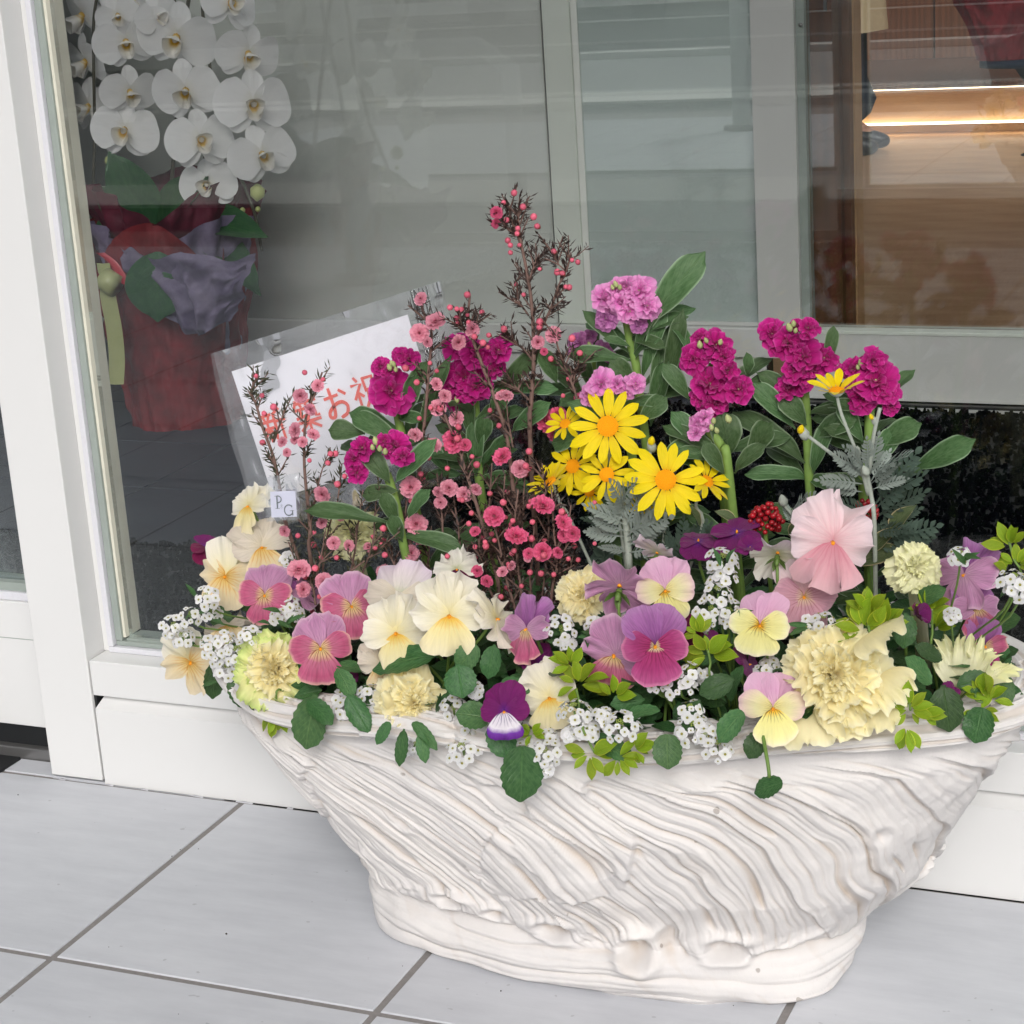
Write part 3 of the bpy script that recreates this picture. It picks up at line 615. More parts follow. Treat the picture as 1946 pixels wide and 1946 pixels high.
def strands(s2_, s, t_, k):
    b1 = lob(s2_ / .034 + .45 * vnoise(t_ * 9, s * 12, 3 + k), 5) * (.6 + .4 * vnoise(s * 26, t_ * 5, 6 + k)); b2 = lob(s2_ / .0115 + .4 * vnoise(t_ * 14, s * 30, 4 + k), 3.2); b3 = lob(s2_ / .0046 + .35 * vnoise(t_ * 20, s * 60, 8 + k), 2.6)
    soft = np.clip(.45 + .8 * vnoise(s * 12 + 5, t_ * 6, 12 + k), 0, 1)
    h = .0042 * b1 + .0046 * (1 - saw(s2_ / .058 + .5 * vnoise(t_ * 4, s * 5, 15 + k))) ** 1.3 + .0022 * b2 * (.35 + .85 * (1 - soft)) + .0012 * b3 * (.25 + .9 * (1 - soft)) * (leftm + .3)
    return h + .0020 * fbm(U * 40, ZZ * 40, 3, 21 + k) * soft, soft
leftm = np.clip(1.25 - U / .42, .35, 1)
HA, soft = strands(s2_, s, t_, 0)
sB = U * 1.0 + np.interp(ZZ, [0, .05, .1, .15, .2, .228], [0, .035, .070, .105, .16, .22]) + .012 * wx + .003; sB2 = sB + .005 * fbm(U * 24, ZZ * 24, 2, 10)
HB, softB = strands(sB2, sB, t_, 40)
pm = vnoise(s * 6.5 + 1, t_ * 9 + 4, 91) + .35 * vnoise(s * 20, t_ * 20, 92); pm = np.clip((pm - .08) / .05, 0, 1); pm = pm * pm * (3 - 2 * pm)
H = HA * (1 - pm) + (HB + .0032) * pm + .004 * fbm(U * 9, ZZ * 10, 2, 33)
slits = np.clip(vnoise(s2_ * 90, t_ * 16, 44) - .50, 0, 1) * 2.2; H -= .0060 * slits
# knots of plaster on the body
def bump_ring(H, ux, z0, ru, rz, h, hole=.5):
    d = np.hypot((U - ux + (ZZ - z0) * .2) / ru, (ZZ - z0) / rz); return H * (1 - np.exp(-d ** 4) * .55) + h * np.exp(-((d - .7) / .38) ** 2) * (1 + .25 * vnoise(U * 90, ZZ * 90, 2)) - h * hole * np.exp(-(d / .33) ** 2)
ux_of = lambda x: np.interp(x, mx[NU // 4:NU * 3 // 4], (arc - half)[NU // 4:NU * 3 // 4])
def seam(H, p, q, w, h):
    ax_, az = ux_of(p[0]), p[1]; bx_, bz = ux_of(q[0]), q[1]; dx, dz = bx_ - ax_, bz - az; L2 = dx * dx + dz * dz
    k = np.clip(((U - ax_) * dx + (ZZ - az) * dz) / L2, 0, 1); d = np.hypot(U - ax_ - k * dx, ZZ - az - k * dz) / w
    return H * (1 - .6 * np.exp(-d ** 4)) + h * np.exp(-d ** 2)
H = seam(H, (.615, .036), (.652, .060), .008, .011); H = seam(H, (.205, .085), (.235, .055), .008, .007); H = seam(H, (.24, .052), (.30, .060), .006, .006)
# foot band with long horizontal folds
fb = np.clip((.050 + .006 * vnoise(U * 9, U * 0, 70) - ZZ) / .008, 0, 1); fb = fb * fb * (3 - 2 * fb)
zf = ZZ + .009 * vnoise(U * 7, ZZ * 12, 51) + .0025 * vnoise(U * 22, ZZ * 50, 52)
Hf = .0035 * lob(zf / .0190, 2) + .0018 * lob(zf / .0064 + .6 * vnoise(U * 9, ZZ * 30, 53), 1.6) * (.5 + .5 * vnoise(U * 8, ZZ * 40, 57)) + .006 * np.clip((.02 - ZZ) / .02, -1, 1) * 0 + .0045 * fbm(U * 10, ZZ * 18, 3, 55)
H = H * (1 - fb) + Hf * fb
for (x, z0, ru, rz, h) in ((.415, .050, .034, .013, .009), (.497, .044, .026, .020, .011), (.580, .048, .038, .014, .010), (.300, .060, .034, .011, .008), (.350, .054, .02, .01, .006), (.285, .140, .012, .011, .0035), (.655, .150, .012, .013, .003)):
    H = bump_ring(H, ux_of(x), z0, ru, rz, h)
top = np.clip((ZZ - .205) / .012, 0, 1); H = H * (1 - top) + .002 * top
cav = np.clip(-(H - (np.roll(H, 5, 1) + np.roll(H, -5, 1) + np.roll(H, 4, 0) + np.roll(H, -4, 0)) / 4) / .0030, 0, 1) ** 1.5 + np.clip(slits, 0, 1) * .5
gx = np.gradient(X, axis=1); gy = np.gradient(Y, axis=1); gl = np.hypot(gx, gy) + 1e-9; NX, NY = gy / gl, -gx / gl
wav = .004 * np.sin(TH * 7 + .7) * (1 - vz[:, None]) * 0
ripple = .0070 * vnoise(U * 12, U * 0 + 3, 80) * np.clip(1 - ZZ / .03, 0, 1)      # wandering outline of the foot
Xp = X + NX * (H + ripple - .005); Yp = Y + NY * (H + ripple - .005)
tilt = lambda x: (x - .43) * .045 + .004 * np.sin(x * 22) + .12 * np.maximum(.2 - x, 0)
Zp = ZZ + tilt(Xp) * np.clip((ZZ - .03) / .19, 0, 1)
# rim: a rolled lip, then a shelf going inward and a wall down to the soil
NR = 70; rv = np.linspace(0, 1, NR)
off = np.interp(rv, [0, .06, .14, .24, .36, .8, .9, 1], [.002, .0075, .0115, .0110, .004, -.020, -.024, -.026])
zo = np.interp(rv, [0, .06, .14, .24, .36, .8, .9, 1], [.0, .0005, .0045, .0105, .0150, .0175, .0120, -.012])
THr, RV = np.meshgrid(th, rv); Ur = np.repeat((arc - half)[None], NR, 0)
Xr, Yr = section(THr, .116, .770, -.302, -.008, 2.15)
g1 = np.gradient(Xr, axis=1); g2 = np.gradient(Yr, axis=1); g3 = np.hypot(g1, g2) + 1e-9; n1, n2 = g2 / g3, -g1 / g3
zr = RV + .10 * vnoise(Ur * 9, RV * 2, 61) + .5 * (Ur % .21) * np.sign(np.sin(Ur * 9))
hr = .0034 * lob(zr / .17, 2.2) + .0018 * lob(zr / .05 + .4 * vnoise(Ur * 14, RV * 5, 62), 1.5) + .0025 * vnoise(Ur * 16, RV * 3, 63)
seg = np.abs(((Ur + .03 * RV) % .19) - .095); hr -= .004 * np.exp(-(seg / .003) ** 2)
o3 = off[:, None] + hr * np.where(RV < .4, 1, .2); z3 = .228 + zo[:, None] + hr * np.where(RV < .3, .1, .9)
Xq = Xr + n1 * (o3 - .002); Yq = Yr + n2 * (o3 - .002); Zq = z3 + tilt(Xq) - .014 * np.clip((RV - 0), 0, 0)
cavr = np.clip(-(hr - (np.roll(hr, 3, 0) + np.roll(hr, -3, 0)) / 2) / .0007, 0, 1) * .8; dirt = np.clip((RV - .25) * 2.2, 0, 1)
Vp = np.concatenate([np.stack([Xp, Yp, Zp], -1).reshape(-1, 3), np.stack([Xq, Yq, Zq], -1).reshape(-1, 3)])
def gf(nu, nv, base):
    j, i = np.meshgrid(np.arange(nv - 1), np.arange(nu), indexing='ij'); a = base + j * nu + i; b = base + j * nu + (i + 1) % nu
    return np.stack([a, b, b + nu, a + nu], -1).reshape(-1, 4)
Fp = np.concatenate([gf(NU, NVb, 0), gf(NU, NR, NU * NVb)])
def npmesh(name, V, F, mat):
    m = bpy.data.meshes.new(name); m.vertices.add(len(V)); m.vertices.foreach_set('co', V.astype(np.float32).ravel())
    k = F.shape[1]; m.loops.add(F.size); m.loops.foreach_set('vertex_index', F.astype(np.int32).ravel()); m.polygons.add(len(F)); m.polygons.foreach_set('loop_start', np.arange(0, F.size, k, dtype=np.int32))
    m.update(calc_edges=True); m.validate(); m.polygons.foreach_set('use_smooth', np.ones(len(F), dtype=bool)); m.materials.append(mat); return m
pot = thing('planter', (.43, -.14, 0), 'large white boat-shaped plaster planter with draped cloth-like folds on the tiles', 'planter')
nb = NU * NVb
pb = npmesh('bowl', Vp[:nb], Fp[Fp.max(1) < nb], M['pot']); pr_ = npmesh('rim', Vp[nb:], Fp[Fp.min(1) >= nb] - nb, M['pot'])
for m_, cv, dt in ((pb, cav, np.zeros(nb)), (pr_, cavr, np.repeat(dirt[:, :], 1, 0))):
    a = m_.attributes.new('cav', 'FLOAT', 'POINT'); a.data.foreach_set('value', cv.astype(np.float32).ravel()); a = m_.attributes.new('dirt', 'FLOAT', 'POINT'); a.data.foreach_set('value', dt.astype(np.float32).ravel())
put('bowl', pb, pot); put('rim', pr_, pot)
# soil
ns = 60; sv = []; ths = np.linspace(0, 2 * np.pi, 90, endpoint=False)
for k in np.linspace(0, 1, 22):
    x, y = section(ths, .116, .770, -.302, -.008, 2.15); x = .4265 + (x - .4265) * k * .955; y = -.155 + (y + .155) * k * .87
    sv.append(np.stack([x, y, .222 + tilt(x) + .014 * (1 - k * k) + .004 * fbm(x * 60, y * 60, 3)], -1))
sv = np.array(sv).reshape(-1, 3); put_s = put('soil', npmesh('soil', sv, gf(90, 22, 0), M['soil'])); tag(put_s, 'dark crumbly potting soil inside the white planter', 'soil', kind='stuff')
SOIL = lambda x, y: .226 + (x - .43) * .045
# ------------------------------------------------------------------ petals, leaves
def fan(L=1, W=1, nu=11, nv=8, ruf=.06, cup=.1, curl=.1, a=.7, k=.55, fr=3.2, cren=.02, seed=0, base=.03, edge_pow=2.6):
    r = np.random.RandomState(seed); u = np.linspace(-1, 1, nu); v = np.linspace(0, 1, nv); Uu, Vv = np.meshgrid(u, v)
    ph = r.rand(4) * 6.28
    x = W / 2 * (Uu * (base + (1 - base) * Vv ** a)); y = L * Vv * (1 - k * (1 - np.sqrt(1 - .97 * Uu ** 2)))
    x *= 1 - .10 * np.clip(Vv - .8, 0, 1) * 5 * np.abs(Uu) ** 3
    y += cren * L * Vv ** 4 * (np.sin(Uu * fr * 5 + ph[0]) * .6 + np.sin(Uu * fr * 11 + ph[1]) * .5) + .03 * L * Vv ** 2 * np.sin(Uu * 3 + ph[3])
    w = (1 + .6 * vnoise(Uu * 3.3 + seed, Vv * 0, seed)) * np.sin(Uu * fr * 3.14 + ph[0]) * .6 + np.sin(Uu * fr * 5.3 + ph[1]) * .4 + .5 * np.sin(Uu * 2.1 + ph[2])
    z = cup * L * Uu ** 2 * Vv - curl * L * Vv ** 2 + ruf * L * Vv ** edge_pow * w
    z += .035 * L * Vv * vnoise(Uu * 3 + seed * .37, Vv * 2.5, seed % 50) + .014 * L * Vv * vnoise(Uu * 9 + seed * .7, Vv * 3, seed % 31)
    if edge_pow > 4: z += ruf * .32 * L * Vv ** 9 * np.sin(Uu * fr * 8.7 + ph[3] + 2 * np.sin(Uu * 5)); y += .03 * L * Vv ** 9 * np.sin(Uu * fr * 14 + ph[1])
    x += ruf * .6 * L * Vv ** edge_pow * np.cos(Uu * fr * 3.14 + ph[0]) * .5
    V = np.stack([x, y, z], -1).reshape(-1, 3); UV = np.stack([(Uu + 1) / 2, Vv], -1).reshape(-1, 2); return V, grid_faces(nu, nv), UV
def strap(L=1, W=.2, nu=5, nv=9, p=1.0, q=.6, cup=.3, curl=.1, twist=0, tipn=0, seed=0, wave=0, lobes=0, fold=0, pet=0, ser=0, spat=0):
    r = np.random.RandomState(seed); u = np.linspace(-1, 1, nu); v = np.linspace(0, 1, nv); Uu, Vv = np.meshgrid(u, v)
    vv = np.clip((Vv - pet) / (1 - pet), 0, 1)
    w = W / 2 * np.maximum(np.sin(np.pi * np.clip(vv, .0, 1) ** p * .985 + .01), 0) ** q
    if spat: w = W / 2 * np.sin(np.pi / 2 * np.clip(vv / .74, .06, 1)) ** 1.0 * np.sqrt(np.clip(1 - (np.clip(vv - .80, 0, 1) / .203) ** 2.2, 0, 1))
    w = np.maximum(w, W * (.05 if pet else .02))
    if ser: w = w * (1 + ser * np.sin(vv * 2 * np.pi * lobes))
    x = Uu * w; y = L * Vv * 1.0 - tipn * L * (1 - Uu ** 2) * Vv ** 8; y = y - .06 * L * (Uu ** 2) * Vv ** 3
    z = cup * w * Uu ** 2 - curl * L * Vv ** 2 + fold * np.abs(x) + wave * L * np.sin(Vv * 7 + r.rand() * 6) * (Uu * .8 + .3) + wave * .5 * L * np.sin(Vv * 15 + r.rand() * 6) * Uu ** 2
    tw = twist * Vv; x2 = x * np.cos(tw) - z * np.sin(tw) * 0; z = z + x * np.sin(tw)
    V = np.stack([x2, y, z], -1).reshape(-1, 3); UV = np.stack([(Uu + 1) / 2, Vv], -1).reshape(-1, 2); return V, grid_faces(nu, nv), UV
def rotz(a): return Matrix.Rotation(a, 4, 'Z')
def rotx(a): return Matrix.Rotation(a, 4, 'X')
def roty(a): return Matrix.Rotation(a, 4, 'Y')
def T3(x, y, z): return Matrix.Translation((x, y, z))
_c = {}
def cached(key, fn):
    if key not in _c: _c[key] = fn()
    return _c[key]
def mk(name, geo, mat): return mesh(name, geo[0], geo[1], mat, uv=geo[2])

# ---- plants in the planter: each is a thing, its flowers, stems and leaves are parts
def plant(name, px, py, Y, label, cat, group=None):
    P = at(px, py, Y); x = min(max(P.x, .16), .71); y = min(max(P.y + .035, -.262), -.05)
    hw = .5 * (1 - abs((x - .433) / .34) ** 2.3) ** .5 if abs(x - .433) < .335 else 0.05
    y = min(max(y, -.155 - .25 * hw), -.155 + .22 * hw)
    return thing(name, (x, y, SOIL(x, y)), label, cat, group)
def stem_to(pl, P, back, mat, r=.0011, name='stem', end=None):
    B = pl.location.copy() if end is None else end; B = B + Vector((rnd.uniform(-.012, .012), rnd.uniform(-.008, .008), -.003)); h = (P - B).length
    V, F, U = tube(bez(P, P + back * h * .25, B + Vector((0, 0, h * .5)), B, 9), r, 6); return put(name, mesh(name, V, F, mat, U), pl)

calyx_v = None
def calyx(par, Mw, s, mat):
    mb = MB()
    for k in range(5): mb.add(*strap(.26, .10, 3, 5, 1, .7, .2, .25, seed=k), M=Mw @ rotz(k * 1.2566 + .3) @ rotx(R(-22)) @ T3(0, .01, -.06))
    mb.add(*tube([(0, 0, -.02), (0, 0, -.11), (0, 0, -.2)], [.045, .05, .028], 8), M=Mw)
    put('calyx', mb.mesh('calyx', mat), par)
def pansy(pl, px, py, d, Y, kind, yaw=0, pitch=0, roll=0, ruf=.07, stem=True, asym=1.0, open_=1.0):
    """kind = (upper material, side material, lower material)"""
    P = at(px, py, Y); D = d * 1.08 * mpp(P); n = facing(P, yaw, pitch); Mw = frame(P, n, roll=R(roll), s=D)
    mu, ms, ml = [M[k] for k in kind]; seed = rnd.randrange(9999)
    cen = MB(); cen.add(*tube([(0, -.015, -.01), (0, -.02, .045)], [.035, .012], 8)); 
    f = put('flower', cen.mesh('flower', M['throat']), pl, Mw)
    specs = [(mu, .56, .60, 24, -.035, -4), (mu, .56, .60, -24, -.05, -6), (ms, .47, .48, 84, -.005, 2), (ms, .47, .48, -84, .0, 2), (ml, .52, .74, 180, .02, -4)]
    for i, (mt, L, Wd, ang, z, tl) in enumerate(specs):
        L *= rnd.uniform(.93, 1.07) * (asym if i > 1 else 1); Wd *= rnd.uniform(.94, 1.1)
        g = fan(L, Wd, 15, 10, ruf * rnd.uniform(1.3, 2.7), .05 if i < 4 else .02, rnd.uniform(.02, .16), .62, .45 if i < 4 else .38, rnd.uniform(1.4, 2.6), .010 + ruf * .18, seed + i)
        q = put('petal', mk('petal', g, mt), f, Mw @ rotz(R(ang + rnd.uniform(-6, 6))) @ T3(0, .0, z) @ rotx(R(tl + rnd.uniform(-10, 13) + (1 - open_) * 70)))
    if abs(yaw) > 75 or pitch > 60: calyx(f, Mw @ T3(0, 0, -.03), D, M['stem_g'])
    if stem: stem_to(pl, P - n * D * .12, -n * .6 + Vector((0, 0, -.9)), M['stem_g'], .0012)
    return f
leafcache = {}
def vleaf(pl, A, B, W, mat='viola_leaf', bend=.2, zh=None, name='leaf', kind='viola', roll=0, parent_stem=False):
    """leaf from base A to tip B, width W metres"""
    L = (B - A).length; k = rnd.randrange(5); key = (kind, k, mat)
    if kind == 'viola': fn = lambda: mk('leaf', strap(1, .80, 11, 25, .95, .40, .25, .16, seed=k, wave=.022, lobes=6, ser=.05, fold=-.14, pet=.0 if k % 2 else .06), M[mat])
    elif kind == 'stock': fn = lambda: mk('leaf', strap(1, .3, 7, 21, 1.75, .50, .3, .16 + .08 * k, seed=k, wave=.030, fold=.25, pet=.0, spat=1), M[mat])
    elif kind == 'lime': fn = lambda: mk('leaf', strap(1, .42, 5, 8, 1.15, .75, .3, .15, seed=k, fold=.15), M[mat])
    else: fn = lambda: mk('leaf', strap(1, .42, 5, 10, .9, .9, .3, .2, seed=k, fold=.2, wave=.02), M[mat])
    bw = {'viola': .80, 'stock': .3, 'lime': .42}.get(kind, .42)
    m = cached(key, fn); z = zh if zh is not None else facing((A + B) / 2, rnd.uniform(-35, 35), rnd.uniform(-10, 45))
    return put(name, m, pl, yframe(A, B, z, W / bw, L))
def leaf_px(pl, a, b, w, Ya, Yb=None, mat='stock_leaf', kind='stock', yaw=None, pitch=None):
    A = at(*a, Ya); B = at(*b, Ya if Yb is None else Yb)
    z = None if yaw is None else facing((A + B) / 2, yaw, pitch or 0)
    return vleaf(pl, A, B, w * mpp(A), mat, zh=z, kind=kind)
def rosette_leaves(pl, n, rad, h, kind='viola', mat='viola_leaf', size=(.018, .03)):
    B = pl.location
    for i in range(n):
        a = i * 2.4 + rnd.random(); r0 = rad * rnd.uniform(.15, 1); z0 = rnd.uniform(0.004, h)
        A = B + Vector((math.cos(a) * r0, math.sin(a) * r0 * .8, z0)); L = rnd.uniform(*size)
        d = Vector((math.cos(a + rnd.uniform(-.7, .7)), math.sin(a + rnd.uniform(-.7, .7)) - .35, rnd.uniform(-.25, .8))).normalized()
        vleaf(pl, A, A + d * L, L * rnd.uniform(.6, .8) if kind == 'viola' else L * .4, mat, kind=kind, zh=(Vector((0, -.4, .9)) + d * .2 + Vector((rnd.uniform(-.4, .4), 0, 0))).normalized())

# front-of-planter depth for a photo column
def YF(px, back=0.0):
    k = max(0.05, 1 - ((px - 1175) / 860) ** 2) ** .5
    return -.16 - .135 * k + back
cream = ('p_cream', 'p_cream', 'p_cream_low'); dull = ('p_dull', 'p_dull', 'p_buff'); buff = ('p_cream', 'p_buff', 'p_buff')
rose = ('p_mauve', 'p_rose', 'p_rose'); mag = ('p_violet', 'p_magenta', 'p_magenta'); mauve = ('p_violet', 'p_mauve', 'p_mauve')
deep = ('p_deep', 'p_deep', 'p_deep'); viola = ('p_deep', 'p_deep', 'p_violawhite'); lemon = ('p_pink', 'p_yelpink', 'p_yel'); lemon2 = ('p_pink', 'p_yel', 'p_yel')
palep = ('p_palepink', 'p_palepink', 'p_pinkmid'); dusty = ('p_palepink', 'p_dusty', 'p_dusty')

def pansy_plant(label, flowers, leaves=8, group=None, name='pansy_plant', rad=.035, cat='pansy'):
    cx = sum(f[0] for f in flowers) / len(flowers); cy = sum(f[1] for f in flowers) / len(flowers); cY = sum(f[3] for f in flowers) / len(flowers)
    pl = plant(name, cx, cy, cY, label, cat, group)
    for f in flowers: pansy(pl, *f[:5], **(f[5] if len(f) > 5 else {}))
    if leaves: rosette_leaves(pl, leaves * 2, rad * 1.15, .062, size=(.012, .03))
    return pl
y = YF
P1 = pansy_plant('cream pansies at the back left, one turned away behind the small initialled tag', [(472, 962, 92, -.15, cream, dict(yaw=-50, pitch=25, roll=10)), (497, 1040, 112, -.165, dull, dict(yaw=10, pitch=25, roll=8, ruf=.08))], 6)
P2 = pansy_plant('buttery cream pansy with orange-streaked lower petal at the left edge of the bunch', [(428, 1095, 118, -.175, buff, dict(yaw=-28, pitch=5, roll=-8, ruf=.08))], 6)
P3 = pansy_plant('cream and beige pansies drooping over the far left end of the rim', [(362, 1258, 118, -.195, buff, dict(yaw=-35, pitch=-28, roll=20, ruf=.09)), (432, 1190, 92, -.185, dull, dict(yaw=-15, pitch=62, roll=15, ruf=.13))], 8)
P4 = pansy_plant('rose-pink pansies with striped yellow throats, three together at the left', [(503, 1131, 104, y(503, .02), rose, dict(yaw=-12, pitch=4, roll=-4, ruf=.05)), (668, 1152, 112, y(668, .03), rose, dict(yaw=8, pitch=6, roll=6, ruf=.05)), (609, 1232, 122, y(609, -.01), rose, dict(yaw=-4, pitch=2, roll=2, ruf=.05))], 9)
P5 = pansy_plant('small dusky mauve pansy half hidden between the rose-pink ones', [(570, 1122, 74, y(570, .05), mauve, dict(yaw=20, pitch=10, roll=40))], 4)
P6 = pansy_plant('ruffled cream-yellow pansies in the middle of the front, four in a row', [(757, 1135, 128, y(757, .03), ('p_lilacwhite', 'p_dull', 'p_cream'), dict(yaw=-10, pitch=12, roll=-10, ruf=.09)), (752, 1203, 128, y(752, -.005), cream, dict(yaw=-8, pitch=-2, roll=4, ruf=.12)), (854, 1170, 146, y(854, -.01), cream, dict(yaw=-3, pitch=3, roll=-2, ruf=.11)), (944, 1176, 118, y(944, .01), ('p_cream', 'p_cream', 'p_dull'), dict(yaw=62, pitch=5, roll=5, ruf=.09)), (722, 1262, 84, y(722, .0), dull, dict(yaw=10, pitch=-15, roll=0, ruf=.12))], 10)
P7 = pansy_plant('ivory pansy with wine-red lower petals in shade behind the cream row', [(868, 1082, 92, y(868, .06), ('p_whiteb', 'p_whiteb', 'p_wine'), dict(yaw=0, pitch=30, ruf=.1))], 4)
P8 = pansy_plant('mauve pansy seen sideways with a rose lower petal and a dark purple bloom beneath', [(1000, 1195, 112, y(1000, .0), ('p_violet', 'p_mauve', 'p_rose'), dict(yaw=-48, pitch=0, roll=6, ruf=.08)), (1030, 1262, 82, y(1030, .01), deep, dict(yaw=30, pitch=15, roll=20, ruf=.1))], 7)
P9 = pansy_plant('pale yellow pansy with an orange throat low at the middle of the rim', [(1044, 1326, 122, y(1038, -.01), ('p_cream', 'p_cream', 'p_cream_low'), dict(yaw=0, pitch=0, roll=12, ruf=.10, asym=.95))], 6)
P10 = pansy_plant('deep purple viola with a white and violet lower lip low at the rim', [(958, 1352, 96, y(958, -.05), viola, dict(yaw=-18, pitch=-4, roll=6, ruf=.03))], 6, name='viola_plant', cat='viola')
P11 = pansy_plant('mauve pansy turned away showing its green calyx', [(1178, 1115, 130, y(1178, .02), ('p_mauve', 'p_mauve', 'p_mauve'), dict(yaw=165, pitch=20, roll=175, ruf=.10))], 4)
P12 = pansy_plant('magenta pansies with violet tops in the middle, one open and one nodding', [(1245, 1228, 130, y(1245, -.02), mag, dict(yaw=-2, pitch=3, roll=0, ruf=.035)), (1167, 1245, 128, y(1167, -.005), ('p_mauve', 'p_mauve', 'p_rose'), dict(yaw=-14, pitch=-32, roll=-8, ruf=.06)), (1312, 1203, 64, y(1312, .02), ('p_wine', 'p_wine', 'p_wine'), dict(yaw=30, ruf=.05))], 9)
P13 = pansy_plant('lilac and lemon viola above the magenta pansy, with a paler one turned away behind', [(1264, 1122, 112, y(1264, .02), ('p_pink', 'p_yelpink', 'p_yel'), dict(yaw=-12, pitch=4, roll=10, ruf=.05)), (1250, 1052, 92, y(1250, .05), ('p_lilacwhite', 'p_lilacwhite', 'p_lilacwhite'), dict(yaw=140, pitch=25, roll=150, ruf=.09))], 5, name='viola_plant', cat='viola')
P14 = pansy_plant('dark purple violas with upright petals left of the red berries', [(1327, 1028, 76, y(1327, .07), deep, dict(yaw=15, pitch=55, roll=160, ruf=.02)), (1400, 1012, 92, y(1400, .07), deep, dict(yaw=-10, pitch=50, roll=170, ruf=.02))], 4, name='viola_plant', cat='viola')
P15 = pansy_plant('ivory pansy facing backwards with green sepals beside the large pink one', [(1478, 1052, 104, y(1478, .04), ('p_whiteb', 'p_whiteb', 'p_lilacwhite'), dict(yaw=170, pitch=25, roll=185, ruf=.09))], 4)
P16 = pansy_plant('large frilly pale-pink pansy, with a dusty pink one below it', [(1583, 1030, 166, y(1583, .02), palep, dict(yaw=8, pitch=4, roll=-12, ruf=.17)), (1528, 1134, 124, y(1528, .03), dusty, dict(yaw=0, pitch=12, roll=5, ruf=.09))], 6)
P17 = pansy_plant('lilac and lemon viola between the white alyssum and the big cream kale', [(1444, 1188, 112, y(1444, .0), ('p_pink', 'p_yel', 'p_yel'), dict(yaw=-4, pitch=4, roll=-8, ruf=.04))], 6, name='viola_plant', cat='viola')
P18 = pansy_plant('lemon viola with lilac top petals in front of the big cream kale', [(1469, 1346, 122, y(1469, -.03), ('p_pink', 'p_yelpink', 'p_yel'), dict(yaw=2, pitch=0, roll=-2, ruf=.03))], 6, name='viola_plant', cat='viola')
P19 = pansy_plant('thin dark purple viola seen edge-on left of the big cream kale', [(1424, 1262, 74, y(1424, .01), deep, dict(yaw=78, pitch=0, ruf=.02))], 3, name='viola_plant', cat='viola')
P20 = pansy_plant('ruffled mauve pansies stacked at the far right end', [(1832, 1092, 128, -.175, ('p_violet', 'p_mauve', 'p_mauve'), dict(yaw=-35, pitch=12, roll=8, ruf=.09)), (1856, 1156, 92, -.185, ('p_violet', 'p_mauve', 'p_rose'), dict(yaw=18, pitch=10, roll=0, ruf=.08)), (1872, 1228, 92, -.19, ('p_violet', 'p_rose', 'p_magenta'), dict(yaw=25, pitch=-18, roll=0, ruf=.12))], 9)
P21 = pansy_plant('closed dark purple pansy bud at the right among bright leaves', [(1741, 1168, 52, y(1741, .03), ('p_wine', 'p_deep', 'p_deep'), dict(yaw=60, pitch=10, roll=60, ruf=.03, open_=.2))], 10)
P22 = pansy_plant('dark magenta viola petals standing up at the far left', [(392, 1040, 62, -.15, ('p_wine', 'p_wine', 'p_deep'), dict(yaw=30, pitch=45, roll=160, ruf=.02))], 3, name='viola_plant', cat='viola')
for pl, q in ((P8, (1068, 1310)), (P18, (1352, 1220)), (P14, (1425, 1040)), (P21, (1802, 1322)), (P4, (655, 1290))):
    pansy(pl, q[0], q[1], 46, y(q[0], .012), deep, yaw=rnd.uniform(-60, 60), pitch=rnd.uniform(-20, 50), roll=rnd.uniform(0, 180), ruf=.03, stem=False, open_=.5)

